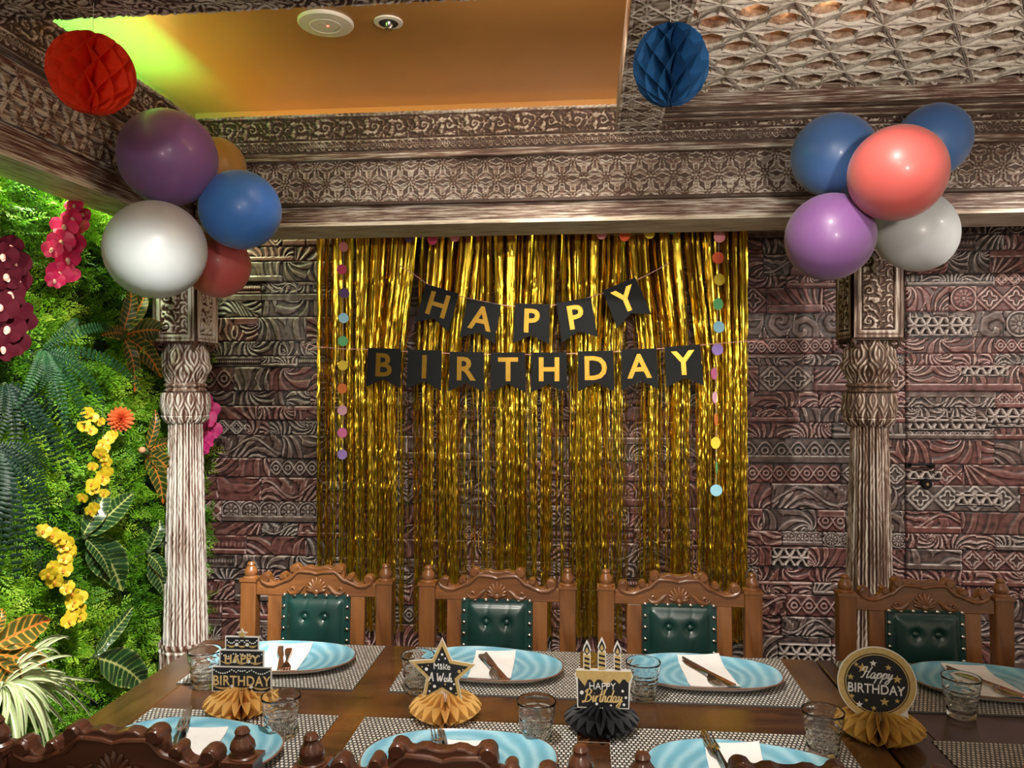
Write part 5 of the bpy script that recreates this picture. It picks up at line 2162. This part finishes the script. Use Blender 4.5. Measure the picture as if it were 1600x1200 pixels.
script_obj('lettering', 'Birthday', 19 * k_, (cw(942), -.0018, cz(1086)), gold_txt, card, wt=.045, slant=.15, track=1.02)
dots([(cw(909), cz(1078), 3 * k_), (cw(972), cz(1074), 2 * k_), (cw(977), cz(1084), 2 * k_), (cw(932), cz(1095), 2.2 * k_), (cw(954), cz(1097), 1.8 * k_), (cw(974), cz(1095), 2.2 * k_)], 'dot', print_white, card)
dots([(cw(911), cz(1092), 2 * k_), (cw(918), cz(1074), 1.8 * k_)], 'dot', print_gold, card)

# round topper: base centre 1374, disc centre 1368,1062 r57
k_, c = ppm(1374, 1152)
t = empty('table_topper', (c.x, c.y, TZ), 'round gold rimmed topper reading Happy BIRTHDAY on a mustard honeycomb base', 'centrepiece', 'birthday table toppers', (0, 0, R(-9)))
base_fan(t, gold_d, 64 * k_, 48 * k_)
cx_, cz_ = (1368 - 1374) * k_, (1152 - 1062) * k_ - .003
card = flat([(p[0] + cx_, p[1] + cz_) for p in disc(57 * k_, 60)], -.0012, .0012, 'round_card', card_white, t)
card.location.y = -.015
flat([(-4 * k_ + cx_, -52 * k_ + cz_), (46 * k_ + cx_, -52 * k_ + cz_), (44 * k_ + cx_, -38 * k_ + cz_), (0 + cx_, -35 * k_ + cz_)], .0013, .002, 'card_foot', card_white, card)
for rr, m_, ya, yb in ((55.5, print_gold, -.0017, -.0012), (47, print_black, -.0021, -.0016), (45.5, print_gold, -.0025, -.002), (44, print_black, -.0029, -.0024)):
    flat([(p[0] + cx_, p[1] + cz_) for p in disc(rr * k_, 60)], ya, yb, 'printed_ring', m_, card)
for (dx, dz, rr, m_) in ((-23, 24, 8.5, 0), (-6, 33, 5.5, 1), (-33, 29, 4, 0), (18, 28, 5, 0), (-42, 8, 5.5, 0), (32, 10, 7, 0), (-40, -23, 4.5, 0), (-28, -36, 5.5, 1), (-17, -28, 3.2, 0), (-5, -40, 4.5, 0), (12, -28, 7, 0),
                         (32, -25, 4, 0), (36, -8, 2.4, 1), (-42, -8, 2.4, 1)):
    dx, dz = dx * .9, dz * .95
    flat([(p[0] + dx * k_ + cx_, p[1] + dz * k_ + cz_) for p in star_pts(rr * k_, rr * .42 * k_)], -.0033, -.0028, 'star', (print_gold, print_white)[m_], card)
script_obj('lettering', 'Happy', 18 * k_, (cx_ - 1 * k_, -.0031, cz_ + 13.5 * k_), print_white, card, wt=.04, slant=.3, track=1.1)
text_obj('lettering', 'BIRTHDAY', 20.5 * k_, (cx_ - 1 * k_, -.0034, cz_ - 8.0 * k_), print_white, card, offset=.25 * k_, sx=.84)


def hub_tie(h, group, label, beam_pt):
    t = MB().tube([h, (h + beam_pt) / 2 + Vector((0, 0, -.01)), beam_pt], .0015, 6)
    o = t.build('balloon_ribbon', white_cord, None, 'auto', loc=tuple(h))
    tag(o, label, 'ribbon')
    return o


hub_tie(hubL, gl, 'short white tie holding the left balloon cluster to the beam corner', Vector((-1.5, 3.05, 2.25)))
hub_tie(hubR, gr, 'short white tie holding the right balloon cluster to the beam', Vector((hubR.x, 3.05, 2.3)))


# ------------------------------------------------------------------ living wall
moss_m = attr_ramp('fine_foliage', 'var', [(0.0, (0.015, 0.07, 0.006)), (0.35, (0.08, 0.26, 0.012)), (0.7, (0.22, 0.50, 0.02)), (1.0, (0.50, 0.70, 0.06))], rough=0.5, translucent=0.25)
back_m = plain('dark_moss', (0.012, 0.035, 0.006), rough=0.9, vary=0.5, scale=30)


def living_wall():
    rng = np.random.RandomState(21)
    y0, y1, z0, z1 = 1.2, 3.60, 0.0, 2.28
    t = empty('living_wall_foliage', (-1.90, 2.4, 0), 'dense bright green fine leaved foliage covering the left wall between column and frame edge', 'foliage')
    L_ = np.array(t.location)
    yy, zz = np.meshgrid(np.linspace(y0, y1, 130), np.linspace(z0, z1, 130))

    def lump(y, z):
        return .022 * np.sin(y * 13 + 2 * np.sin(z * 5)) + .022 * np.sin(z * 15 + 3 * np.sin(y * 6)) + .014 * np.sin(y * 31 + z * 27)
    X = -1.895 + lump(yy, zz) * .6
    idx = np.arange(130 * 130).reshape(130, 130)
    F = np.stack([idx[:-1, :-1], idx[:-1, 1:], idx[1:, 1:], idx[1:, :-1]], -1).reshape(-1, 4)
    np_mesh('moss_backing', np.stack([X, yy, zz], -1).reshape(-1, 3) - L_, F, back_m, t)
    # sprig templates: a stem along +z carrying paired leaflets, lying in the xz plane
    tmpl = []
    for k in range(6):
        V = []
        nl = 11
        for i in range(nl):
            s_ = (i + 1) / nl
            zc = s_ * 1.0
            ln = .30 * (1 - .65 * s_) + .05
            bend = .35 * s_ * s_
            for sg in (-1, 1):
                for sub in range(2):
                    a = R(48 + rng.uniform(-12, 12)) * sg
                    dx, dz = math.sin(a), math.cos(a)
                    c0 = np.array([dx * ln * (.15 + .5 * sub), bend, zc + dz * ln * (.15 + .5 * sub)])
                    l2 = ln * .55
                    a2 = a + rng.uniform(-.5, .5)
                    d = np.array([math.sin(a2), rng.uniform(-.3, .3), math.cos(a2)])
                    w = np.array([math.cos(a2), rng.uniform(-.3, .3), -math.sin(a2)]) * l2 * .24
                    V += [c0, c0 + d * l2 * .5 + w, c0 + d * l2, c0 + d * l2 * .5 - w]
        tmpl.append(np.array(V))
    Vs, Ts = [], []
    n = 9000
    Y = rng.uniform(y0 + .3, y1, n)
    Z = rng.uniform(z0, z1, n)
    for i in range(n):
        y, z = Y[i], Z[i]
        T = tmpl[rng.randint(6)]
        L1 = rng.uniform(.055, .11)
        out = rng.uniform(.25, 1.0)
        an = rng.uniform(0, 2 * PI)
        up = np.array([out, math.cos(an) * .8, math.sin(an) * .8 + .15])
        up /= np.linalg.norm(up)
        sd = np.cross(up, rng.randn(3))
        sd /= np.linalg.norm(sd)
        fw = np.cross(sd, up)
        base = np.array([-1.895 + lump(y, z) + rng.uniform(0, .02), y, z])
        P = base + (T[:, :1] * sd + T[:, 1:2] * fw + T[:, 2:3] * up) * L1
        P[:, 0] = np.maximum(P[:, 0], -1.925)
        P[:, 1] = np.minimum(P[:, 1], YW - .03)
        Vs.append(P)
        tone = np.clip(.58 + .25 * math.sin(y * 9 + z * 4) * math.sin(z * 7 - y * 3) + rng.uniform(-.22, .22), 0, 1)
        tv = np.clip(tone + .25 * (T[:, 2] - .5) + rng.uniform(-.05, .05, len(T)), 0, 1)
        Ts.append(tv)
    V = np.concatenate(Vs)
    F = np.arange(len(V)).reshape(-1, 4)
    o = np_mesh('fine_leaves', V - L_, F, moss_m, t, {'var': np.concatenate(Ts)}, smooth=False)
    tag(o, kind='stuff')


living_wall()
CAMN = Vector((0.62, -0.78, 0.05)).normalized()


def curve_pts(p0, p1, out, droop, n):
    pts = []
    for i in range(n + 1):
        s_ = i / n
        p = p0.lerp(p1, s_)
        p = p + Vector((1, -.3, 0)) * out * math.sin(PI * s_ * .75) + Vector((0, 0, 1)) * droop * 4 * s_ * (1 - s_)
        pts.append(p)
    return pts


def leaf_obj(name, mat, pts, wd, nrm, parent, vein='feather', nv=9, cup=.25, nu=64, nw=16, c=Vector((0, 0, 0)), k0=.5):
    """broad leaf along pts, half width wd, attribute vein"""
    V, T = [], []
    n = len(pts) - 1
    for i in range(nu + 1):
        s_ = i / nu
        q = s_ * n
        j = min(int(q), n - 1)
        p = pts[j].lerp(pts[j + 1], q - j)
        t_ = (pts[min(j + 1, n)] - pts[max(j - 0, 0)]).normalized()
        sd = t_.cross(nrm).normalized()
        nn = sd.cross(t_)
        hw = wd * (math.sin(PI * s_ ** .85) ** .75) * (1 - .25 * s_) + .0008
        for k in range(nw + 1):
            u = k / nw * 2 - 1
            wave = .06 * math.sin(s_ * 22 + u * 2) * abs(u) * wd
            V.append(p + sd * (u * hw) - nn * (cup * wd * abs(u) ** 1.5) * -1 + nn * wave - c)
            if vein == 'feather':
                mid = math.exp(-(u * hw / (wd * .055)) ** 2)
                ph = (s_ * nv - abs(u) * hw / wd * .9) % 1
                lat = math.exp(-((ph - .5) / .13) ** 2) * (1 - .35 * abs(u))
                edge = .5 * max(0, abs(u) - .85) / .15
                T.append(min(1, mid + .85 * lat + edge))
            elif vein == 'stripe':
                T.append(min(1, max(0, (.55 - abs(u)) * 2.5)))
            else:
                T.append(.5 + .3 * math.sin(s_ * 30) * (1 - abs(u)))
    F = []
    for i in range(nu):
        for k in range(nw):
            a = i * (nw + 1) + k
            F.append((a, a + 1, a + nw + 2, a + nw + 1))
    return np_mesh(name, np.array([tuple(v_) for v_ in V]), np.array(F), mat, parent, {'vein': np.array(T)})


croton_m = attr_ramp('croton_leaf', 'vein', [(0.0, (0.03, 0.055, 0.012)), (0.35, (0.10, 0.12, 0.02)), (0.6, (0.55, 0.30, 0.04)), (1.0, (0.85, 0.13, 0.04))], rough=0.35, noise=.5, translucent=.1)
croton_o = attr_ramp('orange_croton_leaf', 'vein', [(0.0, (0.07, 0.10, 0.02)), (0.3, (0.25, 0.16, 0.03)), (0.55, (0.9, 0.42, 0.06)), (1.0, (0.9, 0.11, 0.04))], rough=0.35, noise=.4, translucent=.1)
calath_m = attr_ramp('zebra_leaf', 'vein', [(0.0, (0.018, 0.06, 0.02)), (0.4, (0.05, 0.13, 0.03)), (0.8, (0.5, 0.55, 0.18)), (1.0, (0.62, 0.62, 0.25))], rough=0.3, noise=.2, translucent=.1)
fern_m = plain('fern_green', (0.014, 0.065, 0.022), rough=0.5, vary=0.4, scale=12, spec=.35)
fern_d = plain('dark_fern_green', (0.007, 0.026, 0.014), rough=0.5, vary=0.4, scale=12, spec=.35)
stem_m = plain('plant_stem', (0.06, 0.10, 0.03), rough=0.6)


def leafy(name, label, cat, group, centre, leaves, mat, XP=-1.79, out=.03, wr=.2, vein='feather', nv=9, face=None):
    c = atX(centre[0], centre[1], XP)
    t = empty(name, c, label, cat, group)
    for i, lf in enumerate(leaves):
        (a, b_, d, e) = lf[:4]
        w_ = lf[4] if len(lf) > 4 else wr
        p0, p1 = atX(a, b_, XP), atX(d, e, XP + .015 * math.sin(i * 2.1))
        L_ = (p1 - p0).length
        pts = curve_pts(p0, p1, out, .06 * L_, 10)
        nr = (face or CAMN) + Vector((0, 0, .25 * math.sin(i * 1.7)))
        leaf_obj('leaf', mat, pts, L_ * w_, nr, t, vein, nv, c=c)
    MB().ball((0, 0, 0), .012, .012, .014, 8, 6).build('crown', stem_m, t, True)
    MB().tube([(0, 0, 0), (-.05, .01, -.02), (-.10, .015, -.04)], .005, 6).build('stem', stem_m, t)
    return t


leafy('croton_plant', 'red veined croton rosette just left of the white column below the white balloon', 'plant', 'croton plants', (192, 525),
      [(192, 520, 197, 450, .17), (194, 520, 222, 455, .16), (192, 523, 150, 525, .20), (196, 523, 250, 520, .22), (196, 527, 244, 588, .17), (195, 530, 204, 612, .13)], croton_m, nv=10)
leafy('croton_plant', 'narrow dark croton leaves hugging the left side of the white column', 'plant', 'croton plants', (228, 705),
      [(230, 703, 236, 640, .13), (230, 708, 262, 745, .22), (229, 710, 248, 785, .15), (232, 703, 262, 690, .2)], croton_m, nv=9)
leafy('croton_plant', 'orange and red veined croton at the left edge above the striped grass', 'plant', 'croton plants', (-14, 1020),
      [(-10, 1010, 66, 968, .24), (-10, 1022, 62, 1048, .22), (-14, 1030, 20, 1075, .2), (-20, 1000, -5, 950, .2)], croton_o, nv=8, XP=-1.74)
leafy('zebra_plant', 'zebra striped leaves between the two yellow orchid sprays', 'plant', 'zebra striped plants', (132, 838),
      [(130, 836, 160, 758, .20), (134, 840, 199, 772, .17), (138, 842, 182, 918, .24), (133, 842, 165, 900, .12)], calath_m, nv=11)
leafy('zebra_plant', 'zebra striped leaves low on the plant wall above the table edge', 'plant', 'zebra striped plants', (150, 1025),
      [(148, 1022, 200, 948, .12), (150, 1028, 219, 1072, .22), (148, 1024, 162, 990, .2)], calath_m, nv=11)
leafy('zebra_plant', 'slim zebra striped leaves touching the column halfway down', 'plant', 'zebra striped plants', (232, 862),
      [(233, 860, 243, 812, .22), (231, 866, 248, 900, .25), (230, 880, 250, 930, .2), (234, 850, 252, 850, .2)], calath_m, nv=9)


def frond_obj(p0, p1, out, droop, lw, mat, parent, c, n=22):
    pts = curve_pts(p0, p1, out, droop, 24)
    b = MB()
    b.tube([p - c for p in pts], [.0022 * (1 - .7 * i / 24) for i in range(25)], 5)
    for i in range(n):
        s_ = (i + 1.2) / (n + 1)
        q = s_ * 24
        j = min(int(q), 23)
        p = pts[j].lerp(pts[j + 1], q - j)
        t_ = (pts[j + 1] - pts[j]).normalized()
        sd = t_.cross(CAMN).normalized()
        nn = sd.cross(t_)
        ln = lw * (math.sin(PI * (.12 + .86 * s_)) ** .7)
        for sg in (-1, 1):
            d = (sd * sg + t_ * .30 + nn * .15).normalized()
            w = t_.cross(nn).cross(d)
            w = (t_ - d * t_.dot(d)).normalized() * ((pts[-1] - pts[0]).length / n * .33)
            o = p - c
            vs = [o, o + d * ln * .25 + w, o + d * ln * .75 + w * .85 - nn * .002, o + d * ln - nn * .004, o + d * ln * .75 - w * .85 - nn * .002, o + d * ln * .25 - w, o + d * ln * .5 + nn * .0025]
            b.add(vs, [(0, 1, 6), (1, 2, 6), (2, 3, 6), (3, 4, 6), (4, 5, 6), (5, 0, 6)])
    return b.build('frond', mat, parent, True, fix=False)


def fern(label, centre, ends, lw, mat, XP=-1.76, out=.05):
    c = atX(centre[0], centre[1], XP)
    t = empty('hanging_fern', c, label, 'fern', 'sword ferns')
    for i, (a, b_) in enumerate(ends):
        p1 = atX(a, b_, XP + .02 * math.sin(i * 2.3))
        L_ = (p1 - c).length
        frond_obj(c, p1, out + .01 * math.cos(i), .10 * L_, lw, mat, t, c)
    MB().tube([(0, 0, 0), (-.05, .01, -.02), (-.12, .015, -.03)], .008, 6).build('root_stem', stem_m, t)
    return t


fern('green sword fern fanning out beside the burgundy orchid', (66, 548),
     [(208, 612), (150, 640), (122, 668), (92, 690), (66, 640), (48, 610), (105, 498), (165, 516), (12, 640), (128, 590)], .022, fern_m)
fern('big dark fern hanging at the left edge, below the green fern', (-10, 700),
     [(52, 760), (60, 812), (40, 862), (16, 910), (-15, 900), (60, 735), (-40, 860)], .032, fern_d, XP=-1.72)
fern('shadowy fern fronds above the dark fern at the left edge', (8, 600),
     [(72, 742), (100, 768), (130, 730), (10, 760), (-30, 720), (45, 720)], .024, fern_d, XP=-1.80)

# spider plant
spider_m = attr_ramp('variegated_blade', 'vein', [(0.0, (0.70, 0.74, 0.50)), (0.5, (0.62, 0.70, 0.38)), (1.0, (0.20, 0.38, 0.10))], rough=0.4, translucent=.2)
c = atX(2, 1072, -1.74)
t = empty('spider_plant', c, 'spider plant with long cream and green striped blades at lower left', 'plant')
rs = random.Random(9)
for i in range(58):
    a = R(rs.uniform(-115, 62))
    l_ = rs.uniform(70, 150) * (1 if abs(a + .3) < 1.2 else .8)
    e = (2 + l_ * math.cos(a), 1072 - l_ * math.sin(a) * .8 + 12)
    p1 = atX(e[0], e[1], -1.74 + rs.uniform(-.03, .10))
    pts = curve_pts(c, p1, rs.uniform(.01, .06), rs.uniform(.02, .07), 10)
    leaf_obj('blade', spider_m, pts, rs.uniform(.005, .009), CAMN + Vector((rs.uniform(-.4, .4), 0, rs.uniform(-.4, .4))), t, 'stripe', 8, .5, 20, 4, c)
MB().tube([(0, 0, 0), (-.05, .01, -.02), (-.14, .015, -.03)], .009, 6).build('root_stem', stem_m, t)


# blossoms
def petal(b, c, d, nrm, L_, W_, cup=.2, n=6):
    d = d.normalized()
    sd = d.cross(nrm).normalized()
    nn = sd.cross(d)
    vs, fs = [], []
    for i in range(n + 1):
        s_ = i / n
        hw = W_ * math.sin(PI * (.08 + .86 * s_)) ** .6
        for k in range(5):
            u = k / 2 - 1
            vs.append(c + d * (L_ * s_) + sd * (u * hw) + nn * (cup * L_ * (s_ * s_ * .6 - .3 * u * u)))
    for i in range(n):
        for k in range(4):
            a = i * 5 + k
            fs.append((a, a + 1, a + 6, a + 5))
    b.add(vs, fs)


def spray(name, label, group, path, X_, blooms, r_, m_pet, m_lip, seed):
    rr_ = random.Random(seed)
    c = atX(path[0][0], path[0][1], X_)
    t = empty(name, c, label, 'flowers', group)
    pts = [atX(a, b_, X_) - c for a, b_ in path]
    MB().tube([pts[0] + Vector((-.10, .01, .02))] + pts, .0022, 6).build('stem', stem_m, t)
    for (a, b_, sc) in blooms:
        p = atX(a, b_, X_ + .015) - c
        nrm = (CAMN + Vector((rr_.uniform(-.5, .5), rr_.uniform(-.3, .3), rr_.uniform(-.5, .4)))).normalized()
        up = Vector((rr_.uniform(-.5, .5), rr_.uniform(-.3, .3), 1))
        up = (up - nrm * up.dot(nrm)).normalized()
        sd = up.cross(nrm)
        b = MB()
        for k, (an, w_, l_) in enumerate(((0, .42, 1.0), (72, .68, 1.05), (144, .42, .95), (216, .42, .95), (288, .68, 1.05))):
            d = up * math.cos(R(an)) + sd * math.sin(R(an))
            petal(b, p, d, nrm * (-1), r_ * sc * l_, r_ * sc * w_, -.25)
        o = b.build('bloom', m_pet, t, True, fix=False)
        lb = MB()
        lb.ball(p + nrm * r_ * .12 - up * r_ * .08, r_ * sc * .18, r_ * sc * .2, r_ * sc * .26, 10, 7)
        petal(lb, p + nrm * r_ * .1, -up + nrm * .6, nrm * -1, r_ * sc * .42, r_ * sc * .16, .3)
        lb.build('lip', m_lip, o, True, fix=False)
    return t


def _dull(m):
    m.node_tree.nodes['Principled BSDF'].inputs['Specular IOR Level'].default_value = .12
    return m


mag = paper('magenta_petal', (0.75, 0.02, 0.13), .25, .45)
bur = _dull(paper('burgundy_petal', (0.055, 0.002, 0.008), .1, .75))
yel = paper('yellow_petal', (0.80, 0.60, 0.03), .25, .45)
pnk = paper('hot_pink_petal', (0.70, 0.03, 0.24), .2, .5)
lip_p = paper('pale_pink_lip', (0.80, 0.42, 0.35), .1, .5)
lip_y = paper('amber_lip', (0.75, 0.30, 0.02), .1, .5)
orange_p = paper('orange_petal', (0.90, 0.20, 0.06), .2, .5)
spray('orchid_spray', 'magenta orchid spray at the upper left of the plant wall', 'orchid sprays', [(120, 312), (118, 345), (112, 380), (100, 410), (95, 440)], -1.78,
      [(116, 322, .7), (128, 336, .7), (112, 342, .8), (100, 355, 1.0), (122, 355, .9), (96, 378, 1.0), (114, 380, 1.0), (82, 390, .8), (105, 405, 1.0), (92, 428, 1.0), (106, 428, .9), (86, 438, .7)], .042, mag, lip_p, 1)
spray('orchid_spray', 'dark burgundy orchid spray at the left edge of the plant wall', 'orchid sprays', [(8, 372), (14, 420), (20, 470), (18, 530)], -1.72,
      [(16, 385, .8), (4, 400, .9), (22, 412, 1.0), (8, 432, 1.0), (30, 440, .9), (14, 460, 1.0), (2, 480, 1.0), (24, 485, 1.0), (34, 500, .9), (12, 515, 1.1), (20, 535, 1.0), (4, 545, .9)], .045, bur, lip_p, 2)
rr_ = random.Random(3)
bl = [(140 + rr_.uniform(-16, 32) * (1 - .1), y_, rr_.uniform(.8, 1.15)) for y_ in range(645, 800, 7)]
bl = [(a + 8 * math.sin((b_ - 640) / 40), b_, s_) for a, b_, s_ in bl]
spray('orchid_spray', 'upper yellow orchid spray beside the orange dahlia', 'orchid sprays', [(160, 640), (162, 690), (155, 740), (145, 800)], -1.77, bl, .022, yel, lip_y, 4)
bl = []
for k in range(24):
    s_ = k / 23
    cx0 = 75 + 45 * s_ ** .8 + (10 * math.sin(s_ * 9))
    bl.append((cx0 + rr_.uniform(-16, 15) - 2, 830 + 140 * s_, rr_.uniform(.8, 1.15)))
spray('orchid_spray', 'lower yellow orchid spray above the table corner', 'orchid sprays', [(70, 828), (95, 860), (105, 910), (118, 970)], -1.74, bl, .024, yel, lip_y, 5)
spray('orchid_spray', 'hot pink orchid peeking out behind the right side of the white column', 'orchid sprays', [(318, 615), (324, 660), (320, 705)], -1.72,
      [(318, 630, 1.0), (330, 640, .9), (322, 655, 1.0), (331, 672, 1.0), (320, 688, 1.0), (318, 702, .7)], .045, pnk, pnk, 6)


def dahlia(px, py, X_, r_, label, cat='flower', rings=6):
    c = atX(px, py, X_)
    t = empty('dahlia_flower', c, label, cat)
    up = Vector((0, 0, 1))
    up = (up - CAMN * up.dot(CAMN)).normalized()
    sd = up.cross(CAMN)
    for ring in range(rings):
        b = MB()
        n = 16 - ring * 2
        f = 1 - ring / (rings + .6)
        for k in range(max(n, 4)):
            a = 2 * PI * (k + .5 * (ring % 2)) / max(n, 4)
            d = (up * math.cos(a) + sd * math.sin(a)) * (f + .1) + CAMN * (.25 + ring * .22)
            petal(b, CAMN * r_ * .08 * ring, d, CAMN * -1, r_ * (.55 + .45 * f), r_ * .17, -.2)
        b.build('petal_ring', orange_p, t, True, fix=False)
    MB().tube([(0, 0, 0), (-.05, .03, .02), (-.12, .06, 0)], .003, 6).build('stem', stem_m, t)


dahlia(188, 655, -1.74, .050, 'orange dahlia flower on the plant wall left of the column')
c = atX(222, 703, -1.76)
t = empty('flower_bud', c, 'tiny peach flower bud beside the column, below the orange dahlia', 'flower')
MB().ball((0, 0, 0), .014, .014, .013, 14, 10).build('bud', paper('peach_bud', (0.85, 0.42, 0.22), .1), t, True)
MB().tube([(0, 0, 0), (.0, .06, -.02), (-.08, .10, -.03)], .003, 6).build('stem', stem_m, t)
